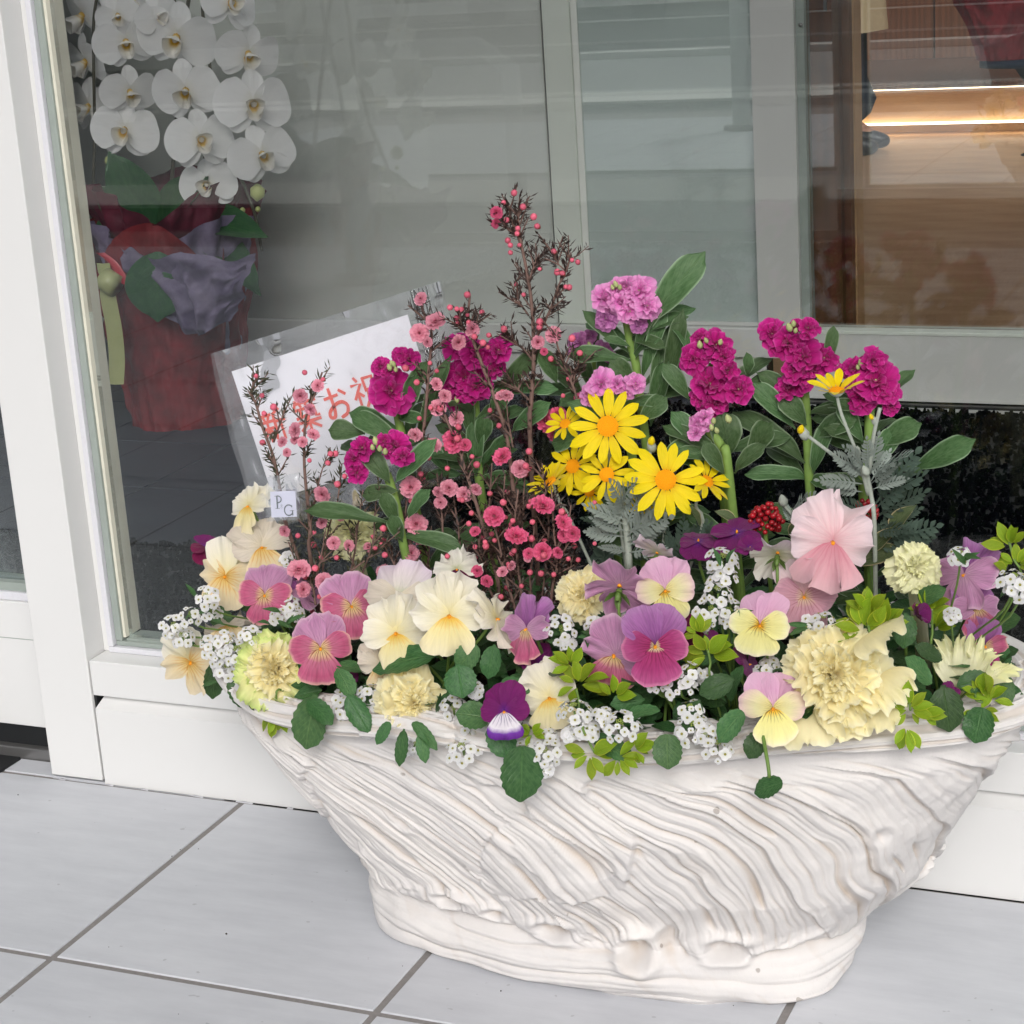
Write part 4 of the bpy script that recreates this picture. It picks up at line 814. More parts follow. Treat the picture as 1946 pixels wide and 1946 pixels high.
# big viola leaves that stand out, (plant, base px, tip px, width px, depth)
for pl, a, b, w, Y in ((P10, (930, 1365), (868, 1352), 62, -.325), (P10, (992, 1418), (992, 1528), 86, -.335), (P6, (870, 1262), (880, 1325), 66, -.31), (P6, (905, 1225), (868, 1272), 50, -.295),
        (P6, (940, 1225), (925, 1290), 42, -.30), (P10, (940, 1372), (965, 1440), 60, -.325), (P12, (1268, 1395), (1268, 1462), 60, -.335), (P12, (1188, 1362), (1245, 1342), 36, -.32), (P3, (600, 1320), (575, 1428), 72, -.30),
        (P6, (768, 1385), (758, 1458), 26, -.33), (P6, (800, 1388), (806, 1450), 28, -.33), (P6, (785, 1372), (830, 1420), 26, -.325), (P6, (740, 1372), (715, 1415), 24, -.325), (P9, (1080, 1290), (1060, 1240), 34, -.27), (P12, (1225, 1330), (1160, 1335), 40, -.30), (P18, (1385, 1330), (1400, 1270), 36, -.30), (P8, (950, 1300), (1000, 1310), 40, -.3), (P4, (585, 1330), (630, 1370), 42, -.305), (P21, (1700, 1290), (1650, 1250), 40, -.25), (P21, (1745, 1140), (1790, 1120), 36, -.22), (P20, (1800, 1200), (1785, 1150), 34, -.21), (P17, (1385, 1240), (1300, 1250), 40, -.28), (P18, (1412, 1352), (1360, 1408), 50, -.325), (P17, (1395, 1290), (1328, 1318), 48, -.31), (P21, (1722, 1165), (1720, 1232), 46, -.24), (P21, (1770, 1300), (1730, 1248), 46, -.25),
        (P21, (1792, 1302), (1806, 1392), 66, -.25), (P20, (1868, 1345), (1850, 1412), 62, -.24), (P20, (1905, 1280), (1915, 1345), 40, -.20), (P20, (1880, 1200), (1930, 1170), 44, -.15), (P21, (1790, 1255), (1745, 1225), 34, -.24), (P18, (1448, 1392), (1420, 1440), 46, -.32),
        (P6, (830, 1245), (700, 1262), 60, -.285), (P9, (1130, 1400), (1200, 1440), 44, -.315), (P12, (1330, 1330), (1300, 1390), 42, -.31), (P4, (660, 1320), (700, 1390), 44, -.30), (P4, (640, 1270), (672, 1320), 40, -.29), (P3, (405, 1150), (432, 1195), 44, -.17), (P3, (410, 1255), (405, 1330), 42, -.205), (P3, (440, 1280), (470, 1345), 46, -.24), (P3, (385, 1225), (355, 1205), 34, -.19), (P3, (455, 1300), (520, 1360), 40, -.26), (P20, (1880, 1290), (1820, 1300), 46, -.23)):
    A, B = at(*a, Y), at(*b, Y - .01); vleaf(pl, A, B, w * mpp(A) * .95, 'viola_leaf_l' if rnd.random() < .25 else 'viola_leaf', zh=facing(A, rnd.uniform(-22, 22), rnd.uniform(5, 40)))
A = at(1452, 1420, -.335); B = at(1462, 1478, -.345); V, F, U = tube(bez(at(1448, 1380, -.32), A, B + Vector((0, 0, .01)), B, 8), .0013, 6); put('stem', mesh('stem', V, F, M['stem_g'], U), P18); vleaf(P18, at(1487, 1486, -.345), at(1428, 1506, -.345), 40 * mpp(A), 'viola_leaf', zh=facing(A, 0, 15))

# ---- ornamental kale
def kale_leaf_meshes(mat):
    out = []
    for k in range(6): out.append(mk('leaf', fan(1, 1.5, 61, 12, .20, .12, -.04 + .10 * (k % 3), .38, .42, 2.6 + .45 * k, .018, seed=100 + k, edge_pow=4.3, base=.34), M[mat]))
    return out
def kale(px, py, dx, dy, Y, label, mat='kale', n=30, yaw=0, pitch=20, green=0):
    P = at(px, py, Y); R0 = max(dx, dy) / 2 * .87 * mpp(P); n = int(n * .72); pl = plant('ornamental_kale', px, py, Y, label, 'ornamental kale', 'frilly ornamental kales')
    nrm = facing(P, yaw, pitch); Mw = frame(P - nrm * R0 * .25, nrm, roll=R(rnd.uniform(0, 360)))
    ms = cached(('kale', mat), lambda: kale_leaf_meshes(mat)); mg = cached(('kale', 'kale_green'), lambda: kale_leaf_meshes('kale_green'))
    for i in range(n):
        t = (i + .5) / n; L = R0 * (1.06 - .60 * t) * rnd.uniform(.86, 1.08); el = R(6 + 72 * t ** .9 + rnd.uniform(-13, 13)); a = i * 2.39996 + rnd.uniform(-.3, .3)
        m = (mg if i < green else ms)[rnd.randrange(6)]
        put('leaf', m, pl, Mw @ T3(0, 0, R0 * .16 * t) @ rotz(a) @ T3(0, R0 * .05 * (1 - t), 0) @ rotx(el) @ Matrix.Scale(L, 4) @ roty(R(rnd.uniform(-16, 16))) @ Matrix.Diagonal((1.0 - .25 * t, 1, 1, 1)))
    for i in range(9): put('leaf', ms[rnd.randrange(6)], pl, Mw @ T3(0, 0, R0 * .12) @ rotz(i * 2.4) @ T3(0, R0 * .05 * (i / 9), 0) @ rotx(R(rnd.uniform(55, 82))) @ Matrix.Scale(R0 * rnd.uniform(.30, .42), 4) @ Matrix.Diagonal((.7, 1, 1, 1)))
    V, F, U = tube([P - nrm * R0 * .2, P - nrm * R0 * .6, pl.location], [.006, .006, .005], 8); put('stem', mesh('stem', V, F, M['kale_pale'], U), pl)
    return pl
kale(524, 1272, 165, 185, -.255, 'frilly cream kale with green-tinged lower leaves at the left of the rim', n=34, yaw=-14, pitch=4, green=9)
kale(786, 1335, 140, 155, y(786, -.01), 'frilly cream kale hanging over the front rim below the cream pansies', n=32, yaw=-6, pitch=2)
KB = kale(1587, 1282, 222, 222, y(1590, -.015), 'largest frilly cream kale, full like a carnation, right of centre', n=46, yaw=4, pitch=8)
kale(1742, 1078, 100, 118, -.19, 'small pale green-cream kale at the right before the dark mat', 'kale_pale', n=24, yaw=10, pitch=10)
kale(1110, 1128, 120, 118, -.235, 'frilly cream kale in shade left of the mauve pansy', 'kale', n=26, yaw=-6, pitch=14)
kale(667, 1012, 118, 125, -.175, 'pale kale behind the pink-flowered twigs at the left', 'kale_pale', n=26, yaw=0, pitch=14)
ms = cached(('kale', 'kale'), None); lowleaf = [((1560, 1345), (1572, 1412), 130), ((1640, 1335), (1648, 1392), 95), ((1655, 1200), (1690, 1225), 80), ((1660, 1290), (1700, 1325), 90)]
for a, b, w in lowleaf:
    A, B = at(*a, YF(a[0], -.01)), at(*b, YF(a[0], -.03)); put('leaf', ms[rnd.randrange(6)], KB, yframe(A, B, facing(A, 0, 20), w * mpp(A), (B - A).length))
K7 = plant('ornamental_kale', 1850, 1250, -.2, 'sparse pale kale with holed leaf edges at the right end of the rim', 'ornamental kale', 'frilly ornamental kales'); mp = cached(('kale', 'kale_pale'), None)
for a, b, w in (((1822, 1300), (1798, 1228), 46), ((1832, 1296), (1842, 1215), 44), ((1838, 1298), (1885, 1245), 40), ((1842, 1312), (1918, 1268), 30)):
    A, B = at(*a, -.215), at(*b, -.225); put('leaf', mp[rnd.randrange(6)], K7, yframe(A, B, facing(A, rnd.uniform(-30, 30), 30), w * mpp(A), (B - A).length))
    V, F, U = tube([A, A * .5 + K7.location * .5, K7.location], .0022, 6); put('stem', mesh('stem', V, F, M['kale_pale'], U), K7)

# ---- sweet alyssum
def floret_mesh(k):
    mb = MB(); r_ = random.Random(k)
    for q in range(4): V, F, U = fan(1, 1.35, 5, 4, .05, .12, .12 + .1 * r_.random(), .45, .45, 2, 0, seed=q + k * 7); mb.add(V, F, U, 0, rotz(q * 1.5708 + .1 * r_.random()) @ T3(0, .10, 0) @ rotx(R(12)))
    V, F, U = tube([(0, 0, -.1), (0, 0, .12), (0, 0, .2)], [.24, .24, .1], 6); mb.add(V, F, U, 1)
    V, F, U = tube([(0, 0, -.05), (0, 0, -1.2)], [.06, .05], 4); mb.add(V, F, U, 2)
    return mb.mesh('floret', [M['white_fl'], M['aly_c'], M['stem_g']])
fm = [floret_mesh(k) for k in range(3)]
def budtop():
    mb = MB(); r_ = random.Random(2)
    for q in range(16):
        a = q * 2.4; r0 = .28 * math.sqrt(q / 16); c = Vector((r0 * math.cos(a), r0 * math.sin(a), .06 - r0 * .3)); V, F, U = tube([c, c + Vector((0, 0, .05)), c + Vector((0, 0, .1))], [.045, .06, .02], 5); mb.add(V, F, U)
    return mb.mesh('flower_cluster', M['aly_g'])
bt = budtop()
def aly_cluster(pl, px, py, d, Y, yaw=None, pitch=None):
    P = at(px, py, Y); D = d * .92 * mpp(P) / 2; n = facing(P, rnd.uniform(-25, 25) if yaw is None else yaw, rnd.uniform(5, 55) if pitch is None else pitch)
    Mw = frame(P - n * D * .5, n, roll=rnd.random() * 6, s=1); cl = put('flower_cluster', bt, pl, Mw @ T3(0, 0, D * .72) @ Matrix.Scale(D * .9, 4))
    fs = .0036; N = max(9, int(2.1 * (D / .0042) ** 2)); N = min(N, 56)
    for i in range(N):
        t = (i + .9) / N; ph = math.acos(1 - t * 1.12) if t * 1.12 < 2 else 1.6; ph = max(ph, .28); a = i * 2.39996
        dirv = Vector((math.sin(ph) * math.cos(a), math.sin(ph) * math.sin(a), math.cos(ph) * .8 + .1)); q = Mw @ (dirv * D * rnd.uniform(.88, 1.04)); nn_ = (Mw.to_3x3() @ (dirv + Vector((rnd.uniform(-.35, .35), rnd.uniform(-.35, .35), .5)))).normalized()
        put('floret', fm[i % 3], cl, frame(q, nn_, roll=rnd.random() * 6, s=fs * rnd.choice((.6, .85, 1, 1.05, 1.12))))
    stem_to(pl, P - n * D * .3, Vector((0, 0, -1)), M['stem_g'], .0008)
def alyssum(label, cl, leaves=5):
    cx = sum(c[0] for c in cl) / len(cl); cy = sum(c[1] for c in cl) / len(cl); pl = plant('alyssum', cx, cy, YF(cx, .02), label, 'alyssum', 'white sweet alyssum tucked among the pansies')
    for c in cl: aly_cluster(pl, c[0], c[1], c[2], YF(c[0], c[3] if len(c) > 3 else -.012))
    for i in range(leaves):
        c = rnd.choice(cl); A = at(c[0] + rnd.uniform(-20, 20), c[1] + rnd.uniform(0, 30), YF(c[0], .008)); d = Vector((rnd.uniform(-1, 1), -.3, rnd.uniform(-.3, .8))).normalized(); vleaf(pl, A, A + d * .016, .004, 'viola_leaf_l', kind='narrow')
alyssum('white alyssum spilling over the far left tip of the planter', [(330, 1188, 48, -.02), (345, 1208, 44, -.02), (362, 1168, 44), (392, 1133, 48), (402, 1162, 34, .01)])
alyssum('white alyssum left of the green-edged kale', [(404, 1228, 50), (432, 1222, 50), (452, 1236, 66), (432, 1268, 50), (478, 1205, 42), (418, 1250, 40), (470, 1262, 34)])
alyssum('white alyssum just right of the green-edged kale', [(668, 1346, 64, -.02), (700, 1312, 46), (694, 1372, 56, -.02), (650, 1330, 36), (722, 1350, 36)])
alyssum('white alyssum peeping between the rose-pink pansies', [(548, 1150, 40, .03), (530, 1168, 34, .02), (562, 1165, 30, .03), (548, 1062, 26, .09)])
alyssum('white alyssum around the hanging kale and the deep purple viola', [(862, 1345, 52), (878, 1420, 66, -.03), (896, 1394, 44, -.02), (790, 1413, 42, -.03), (905, 1312, 26), (838, 1372, 34), (768, 1420, 30, -.03)])
alyssum('pair of round white alyssum heads low over the front rim', [(990, 1430, 62, -.035), (1036, 1428, 60, -.035), (1046, 1396, 34, -.02), (1040, 1460, 26, -.035)])
alyssum('round white alyssum head between the sideways mauve pansy and the shaded kale', [(1067, 1195, 60, .0), (1080, 1222, 30, 0)])
alyssum('white alyssum behind the nodding mauve pansy', [(1130, 1188, 42, .03), (1150, 1190, 34, .03), (1188, 1190, 42, .03), (1186, 1228, 24, .02)])
alyssum('two white alyssum heads right of the pale yellow pansy', [(1090, 1345, 66, -.03), (1180, 1376, 72, -.035), (1118, 1385, 40, -.03), (1144, 1355, 36, -.03), (1082, 1392, 26, -.03), (1100, 1375, 40, -.03)])
alyssum('white alyssum in a loose column below the magenta pansy', [(1292, 1296, 66, -.01), (1310, 1275, 50), (1246, 1300, 34), (1340, 1286, 24, .0), (1312, 1345, 50, -.02), (1318, 1378, 74, -.025), (1363, 1416, 62, -.03), (1340, 1395, 44, -.03)])
alyssum('tall white alyssum spikes left of the ivory backward-facing pansy', [(1374, 1060, 64, .03), (1372, 1092, 62, .03), (1364, 1122, 60, .02), (1350, 1158, 58, .015), (1385, 1160, 52, .015), (1395, 1182, 30, .01), (1340, 1180, 40, .01)])
alyssum('white alyssum peeping over the top of the largest cream kale', [(1563, 1176, 50, .01), (1540, 1185, 34, .01), (1448, 1276, 40, .01), (1465, 1262, 34, .015), (1432, 1290, 26, .01)])
alyssum('white alyssum beside the mauve pansies at the far right', [(1826, 1052, 40, .03), (1926, 1098, 62, -.03), (1940, 1118, 50, -.03), (1808, 1165, 26, 0)])
# ------------------------------------------------------------------ stocks
def stock_floret_meshes(mat):
    out = []
    for w in range(3):
        for k in range(3):
            L = (1, .78, .5)[w]; out.append(mk('petal', fan(L, L * 1.35, 17, 9, .20 + .05 * w, .10, .12 - .12 * w, .5, .35, 1.5 + .5 * k, .03, seed=300 + w * 5 + k, edge_pow=2.2, base=.12), M[mat]))
    return out
def stock_floret(pl, px, py, d, Y, mat, yaw=None, pitch=None, cen=True):
    P = at(px, py, Y); r0 = d / 2 * mpp(P); n = facing(P, rnd.uniform(-30, 30) if yaw is None else yaw, rnd.uniform(-15, 30) if pitch is None else pitch)
    Mw = frame(P - n * r0 * .2, n, roll=rnd.random() * 6.28); ms = cached(('stock', mat), lambda: stock_floret_meshes(mat))
    cm = cached('stock_centre', lambda: mk('flower', tube([(0, 0, -.5), (0, 0, -.1), (0, 0, .16)], [.05, .10, .05], 7), M['stock_bud'])); f = put('flower', cm, pl, Mw @ Matrix.Scale(r0, 4))
    for w, (cnt, tilt, z) in enumerate(((5, 4, 0), (5, 30, .06), (4, 58, .10))):
        for i in range(cnt): put('petal', ms[w * 3 + rnd.randrange(3)], f, Mw @ T3(0, 0, z * r0) @ rotz(6.283 * i / cnt + w * .5 + rnd.uniform(-.2, .2)) @ rotx(R(tilt + rnd.uniform(-22, 26))) @ roty(R(rnd.uniform(-18, 18))) @ Matrix.Scale(r0 * rnd.uniform(.85, 1.2), 4))
def bud(pl, px, py, d, Y, mat='stock_bud', name='bud'):
    P = at(px, py, Y); r0 = d / 2 * mpp(P); m = cached(('bud', mat), lambda: mk('bud', tube([(0, 0, -1), (0, 0, -.6), (0, 0, 0), (0, 0, .7), (0, 0, 1.1)], [.2, .6, .75, .45, .08], 8), M[mat])); put(name, m, pl, frame(P, Vector((rnd.uniform(-.4, .4), -.3, 1)), s=r0))
def stock(label, mat, florets, buds, stempts, leaves, Y, n_auto=5, group='stocks with double flowers'):
    pl = plant('stock_plant', stempts[-1][0], stempts[-1][1], Y, label, 'stock flower', group)
    pts = [at(a, b, Y) for a, b in stempts]; base = pl.location.copy(); base.z -= .004
    V, F, U = tube(poly(pts + [base]), .0036, 8); put('stem', mesh('stem', V, F, M['stem_s'], U), pl)
    for f in florets: stock_floret(pl, f[0], f[1], f[2], Y - .012 - rnd.uniform(0, .006), f[3] if len(f) > 3 else mat)
    for b in buds: bud(pl, b[0], b[1], b[2], Y - .02)
    for l in leaves: leaf_px(pl, l[0], l[1], l[2], Y - .006, Y - (l[3] if len(l) > 3 else .02), yaw=rnd.uniform(-20, 20), pitch=rnd.uniform(0, 30))
    for i in range(int(n_auto * 4.5)):
        k = rnd.uniform(.15, .95); A = pts[-1].lerp(base, k) if rnd.random() < .6 else pts[0].lerp(pts[-1], k); a = rnd.uniform(0, 6.28); d = Vector((math.cos(a), math.sin(a) * .5 - .2, rnd.uniform(.1, .9))).normalized(); L = rnd.uniform(.03, .05)
        vleaf(pl, A, A + d * L, L * .3, 'stock_leaf', kind='stock', zh=Vector((-d.x * .3, -.7, .7)))
    return pl
stock('tall pink stock rising highest behind the yellow daisies', 'stock_p', [(1214, 551, 62), (1150, 566, 50), (1198, 592, 56), (1231, 580, 52), (1172, 548, 40), (1150, 605, 46, 'stock_l'), (1180, 574, 50), (1215, 615, 40, 'stock_l'), (1190, 545, 44)], [(1170, 540, 14), (1178, 546, 12), (1164, 546, 11)],
      [(1190, 600), (1198, 650), (1208, 690), (1216, 760), (1226, 830)], [((1228, 620), (1310, 500), 60), ((1220, 630), (1252, 585), 34), ((1196, 672), (1115, 592), 26), ((1206, 668), (1232, 596), 22), ((1220, 720), (1252, 606), 30), ((1262, 760), (1292, 604), 34), ((1238, 770), (1258, 648), 32), ((1210, 730), (1164, 690), 42),
       ((1200, 660), (1160, 638), 16), ((1236, 810), (1262, 690), 36), ((1222, 830), (1175, 770), 32)], -.135, 6)
stock('pink and lilac stock partly hidden behind the topmost yellow daisy', 'stock_p', [(1143, 730, 56), (1172, 728, 44), (1208, 728, 44), (1122, 748, 44), (1196, 742, 30)], [], [(1160, 740), (1180, 800), (1200, 860)], [((1215, 800), (1262, 757), 40, .01), ((1110, 830), (1040, 838), 44, .01), ((1262, 860), (1318, 845), 46, .01)], -.16, 3)
stock('lilac stock low behind the tall tea-tree twig', 'stock_l', [(1100, 650, 46), (1118, 640, 34), (1146, 664, 38), (1160, 678, 26), (1090, 668, 28)], [(1120, 655, 12), (1125, 664, 12)], [(1125, 665), (1130, 700), (1140, 780)], [((1150, 760), (1150, 690), 30), ((1110, 760), (1060, 690), 34), ((1125, 740), (1110, 690), 26)], -.10, 3)
stock('magenta stock with a large lower bloom right of centre', 'stock_m', [(1362, 654, 58), (1316, 682, 54), (1340, 668, 46), (1350, 728, 78), (1402, 738, 62), (1362, 764, 62), (1330, 760, 46), (1384, 704, 46), (1330, 645, 36), (1375, 676, 46)], [(1330, 655, 16), (1369, 650, 13), (1342, 647, 12)],
      [(1355, 690), (1360, 760), (1370, 840), (1380, 920)], [((1330, 700), (1290, 600), 0 + 26, .0), ((1384, 872), (1384, 803), 62), ((1424, 874), (1456, 806), 52), ((1420, 715), (1428, 688), 22), ((1340, 860), (1300, 790), 40), ((1310, 760), (1275, 700), 34), ((1330, 900), (1290, 830), 40)], -.15, 6)
stock('small pale pink stock sprig beneath the large magenta bloom', 'stock_p', [(1328, 806, 44), (1338, 790, 34), (1322, 822, 30)], [(1352, 812, 14), (1362, 818, 13), (1356, 800, 14), (1384, 796, 18)], [(1345, 815), (1372, 850), (1385, 900)], [((1376, 900), (1344, 850), 32), ((1396, 900), (1420, 850), 34)], -.165, 2)
stock('tallest magenta stock, a column of blooms at the right', 'stock_m', [(1466, 634, 56), (1536, 622, 44), (1498, 652, 54), (1523, 676, 70), (1566, 680, 56), (1510, 702, 62), (1497, 736, 58), (1545, 700, 46), (1512, 620, 26), (1480, 660, 44), (1528, 720, 46)], [(1500, 622, 18), (1508, 615, 14), (1512, 628, 12)],
      [(1520, 690), (1530, 760), (1536, 860), (1540, 940)], [((1530, 880), (1424, 772), 46), ((1512, 815), (1436, 728), 40), ((1533, 808), (1497, 757), 42), ((1545, 830), (1608, 790), 46), ((1570, 690), (1585, 645), 26), ((1545, 900), (1560, 820), 34)], -.14, 6)
stock('magenta stock at the right behind the upturned yellow daisy', 'stock_m', [(1664, 722, 88), (1620, 702, 44), (1660, 686, 50), (1640, 756, 58), (1692, 772, 40), (1686, 744, 50), (1632, 728, 50), (1600, 704, 28)], [(1636, 690, 16), (1630, 698, 11)],
      [(1655, 740), (1652, 800), (1650, 880), (1640, 930)], [((1664, 845), (1740, 805), 46), ((1735, 893), (1838, 840), 46, .03), ((1665, 880), (1690, 830), 40), ((1640, 840), (1600, 770), 34), ((1690, 895), (1740, 885), 16)], -.14, 6)
stock('magenta stock with one open rosette in front of the white card', 'stock_m', [(744, 742, 80), (724, 697, 36), (776, 680, 44), (762, 676, 34), (738, 705, 34)], [(740, 698, 14), (748, 692, 13), (752, 702, 12), (744, 690, 11)], [(750, 760), (762, 820), (775, 880), (785, 940)], [((765, 845), (676, 782), 42), ((694, 824), (626, 812), 42), ((770, 760), (800, 700), 34), ((795, 850), (835, 690), 30), ((762, 800), (790, 720), 34), ((700, 870), (640, 830), 26, .0)], -.155, 4)
stock('magenta stock split by grey-green leaves below the card', 'stock_m', [(688, 850, 56), (748, 850, 58), (679, 898, 46), (672, 872, 40), (765, 866, 40), (730, 838, 36)], [(714, 838, 18), (722, 852, 15), (732, 858, 15), (708, 850, 13)], [(735, 900), (748, 940), (760, 990), (768, 1040)], [((741, 918), (697, 852), 42), ((750, 918), (812, 846), 34), ((757, 932), (690, 934), 34), ((748, 998), (586, 950), 34, .035), ((775, 984), (806, 934), 28), ((757, 1000), (730, 940), 32), ((765, 1030), (745, 985), 30)], -.195, 2)
stock('broad magenta stock behind the pink-flowered twigs left of centre', 'stock_m', [(872, 660, 56), (908, 672, 62), (946, 664, 56), (884, 716, 82), (940, 702, 42), (862, 762, 40), (905, 735, 62), (858, 735, 46), (885, 745, 50)], [(868, 760, 14)], [(900, 720), (905, 800), (910, 880), (915, 940)],
      [((948, 738), (1010, 678), 36), ((950, 748), (1028, 720), 34), ((972, 820), (1030, 772), 36), ((898, 838), (880, 742), 32), ((912, 850), (922, 800), 34), ((905, 905), (900, 812), 36), ((1060, 730), (1032, 668), 36), ((930, 800), (960, 740), 34), ((810, 1085), (875, 1008), 40), ((850, 900), (820, 840), 34)], -.135, 6)

# ------------------------------------------------------------------ yellow daisies with felted grey foliage
def ray_meshes(): return [mk('petal', strap(1, .32, 5, 9, 1.35, .45, .18, .06 + .05 * k, twist=.2 * (k - 1), tipn=.03, seed=k), M['daisy']) for k in range(4)]
def disc_mesh():
    mb = MB(); r_ = np.linspace(0, 1, 7); a = np.linspace(0, 6.283, 16, endpoint=False); Rr, Aa = np.meshgrid(r_, a, indexing='ij')
    V = np.stack([Rr * np.cos(Aa), Rr * np.sin(Aa), .35 * (1 - Rr ** 2) - .1 * np.exp(-(Rr / .3) ** 2)], -1).reshape(-1, 3); mb.add(V, grid_faces(16, 7, True))
    rr = random.Random(1)
    for i in range(90):
        r0 = math.sqrt(i / 90) * .98; t = i * 2.4; c = Vector((r0 * math.cos(t), r0 * math.sin(t), .35 * (1 - r0 ** 2) - .1 * math.exp(-(r0 / .3) ** 2))); V, F, U = tube([c, c + Vector((0, 0, .05 + .04 * rr.random()))], [.07, .05], 4); mb.add(V, F, U)
    return mb.mesh('disc', M['disc'])
def cup_mesh(): return mk('calyx', tube([(0, 0, -.05), (0, 0, -.25), (0, 0, -.6), (0, 0, -.8)], [.8, .95, .6, .2], 14), M['felt'])
def daisy(pl, px, py, d, Y, yaw=0, pitch=0, roll=0, n=13, up=6, disc=.128, stem=None):
    P = at(px, py, Y); D = d * mpp(P); nv = facing(P, yaw, pitch); Mw = frame(P, nv, roll=R(roll)); r0 = D * disc
    f = put('flower', cached('disc', disc_mesh), pl, Mw @ Matrix.Scale(r0, 4)); put('calyx', cached('cup', cup_mesh), f, Mw @ Matrix.Scale(r0, 4)); ms = cached('rays', ray_meshes)
    for i in range(n):
        L = D * (.5 - disc * .75) * rnd.uniform(.9, 1.06)
        put('petal', ms[rnd.randrange(4)], f, Mw @ rotz(6.283 * i / n + rnd.uniform(-.1, .1)) @ T3(0, r0 * .75, -.0006 * (i % 2)) @ rotx(R(up + rnd.uniform(-7, 7))) @ Matrix.Scale(L, 4) @ Matrix.Diagonal((rnd.uniform(.92, 1.12), 1, 1, 1)))
    return f, P - nv * r0 * .8, -nv
def feather_mesh(mat, k):
    mb = MB(); mb.add(*strap(1, .05, 3, 7, .8, .4, .2, .15))
    n = 8
    for i in range(n):
        t = .18 + .78 * i / n; L = .30 * math.sin(math.pi * (t * .75 + .18))
        for s in (-1, 1):
            V, F, U = strap(L, .085, 3, 4, 1.3, .55, .3, .1, seed=i); mb.add(V, F, U, 0, T3(0, t, -.15 * t * t) @ rotz(-s * R(52 - 18 * t)) @ rotx(R(rnd.uniform(-8, 18))) )
    V, F, U = strap(.16, .09, 3, 4, 1.2, .55, .3, .1); mb.add(V, F, U, 0, T3(0, .95, -.14))
    return mb.mesh('leaf', M[mat])
def feathers(pl, px, py, Y, specs, mat='grey_leaf'):
    ms = cached(('feather', mat), lambda: [feather_mesh(mat, k) for k in range(3)])
    for a, b in specs:
        A, B = at(*a, Y), at(*b, Y - rnd.uniform(-.01, .025)); put('leaf', ms[rnd.randrange(3)], pl, yframe(A, B, facing(A, rnd.uniform(-30, 30), rnd.uniform(0, 40)), (B - A).length, (B - A).length))
def pstem(pl, pts, r, mat, name='stem', n=7):
    V, F, U = tube(poly(pts), r, n); return put(name, mesh(name, V, F, M[mat], U), pl)
D1 = plant('daisy_plant', 1180, 1000, -.2, 'yellow daisy plant with a cluster of open flowers at the centre', 'daisy')
for (px, py, d, Y, kw, end) in ((1155, 810, 160, -.19, dict(yaw=2, pitch=8, n=13), (1172, 960)), (1153, 902, 112, -.192, dict(yaw=-2, pitch=2, n=12, roll=8), (1176, 985)), (1265, 912, 158, -.2, dict(yaw=4, pitch=6, n=14, roll=5), (1262, 1020)),
        (1046, 915, 96, -.19, dict(yaw=-55, pitch=38, n=11, up=22), (1090, 1000)), (1074, 805, 84, -.165, dict(yaw=-30, pitch=30, n=11, up=15), (1120, 950)), (1088, 886, 112, -.17, dict(yaw=-20, pitch=15, n=12), (1130, 980)), (1344, 914, 104, -.18, dict(yaw=48, pitch=25, n=11, up=20), (1330, 1020)), (1222, 962, 70, -.185, dict(yaw=0, pitch=-35, n=10), (1236, 1030)), (1120, 935, 78, -.17, dict(yaw=-10, pitch=-10, n=11), (1150, 1010))):
    f, Q, bk = daisy(D1, px, py, d, Y, **kw); mid = at(*end, Y + .012); pstem(D1, [Q, Q + bk * .012 + Vector((0, 0, -.01)), mid, D1.location], .0013, 'felt')
bud(D1, 1238, 848, 26, -.185, 'felt'); bud(D1, 1238, 838, 20, -.187, 'daisy'); pstem(D1, [at(1236, 858, -.185), at(1232, 900, -.18), at(1225, 990, -.18)], .0011, 'felt')
pstem(D1, [at(1176, 930, -.185), at(1190, 1000, -.185), at(1196, 1080, -.19)], .0028, 'felt')
feathers(D1, 0, 0, -.19, [((1190, 1000), (1120, 955)), ((1190, 1010), (1128, 985)), ((1192, 1020), (1240, 960)), ((1192, 1030), (1250, 1005)), ((1188, 985), (1150, 930)), ((1190, 1000), (1215, 935)), ((1188, 975), (1172, 920)), ((1194, 1050), (1140, 1035)), ((1194, 1050), (1262, 1040)), ((1180, 960), (1195, 915)), ((1186, 1020), (1110, 1010)), ((1194, 1040), (1228, 1000)), ((1192, 1010), (1260, 985)), ((1190, 990), (1140, 960))])
feathers(D1, 0, 0, -.17, [((1190, 1040), (1110, 1060)), ((1190, 1050), (1270, 1050)), ((1180, 1000), (1110, 980)), ((1280, 1060), (1330, 1000)), ((1280, 1060), (1240, 1000)), ((1300, 1060), (1370, 1030)), ((1170, 1080), (1130, 1040))], 'grey_leaf2')
D2 = plant('daisy_plant', 1640, 960, -.17, 'silvery-leaved daisy plant at the right with one upturned yellow flower', 'daisy')
f, Q, bk = daisy(D2, 1590, 742, 118, -.19, yaw=-6, pitch=66, n=12, up=34, disc=.13); pstem(D2, [Q, at(1600, 790, -.19), at(1628, 860, -.185), at(1645, 915, -.18)], .0012, 'felt')
for (px, py, d, cap) in ((1528, 824, 28, 1), (1627, 860, 27, 0), (1488, 952, 26, 0), (1662, 800, 17, 1), (1645, 895, 22, 0)):
    bud(D2, px, py, d, -.19, 'felt')
    if cap: bud(D2, px - 6, py - 8, d * .7, -.193, 'daisy')
pstem(D2, [at(1535, 828, -.19), at(1580, 862, -.19), at(1640, 905, -.18)], .0013, 'felt'); pstem(D2, [at(1627, 868, -.19), at(1640, 900, -.185), at(1650, 940, -.18)], .0016, 'felt'); pstem(D2, [at(1672, 775, -.19), at(1660, 830, -.19), at(1652, 900, -.185)], .0014, 'felt')
pstem(D2, [at(1645, 890, -.185), at(1655, 940, -.18), at(1662, 1010, -.18), D2.location], .0017, 'felt'); pstem(D2, [at(1488, 958, -.19), at(1510, 985, -.185), at(1530, 1020, -.18)], .0012, 'felt')
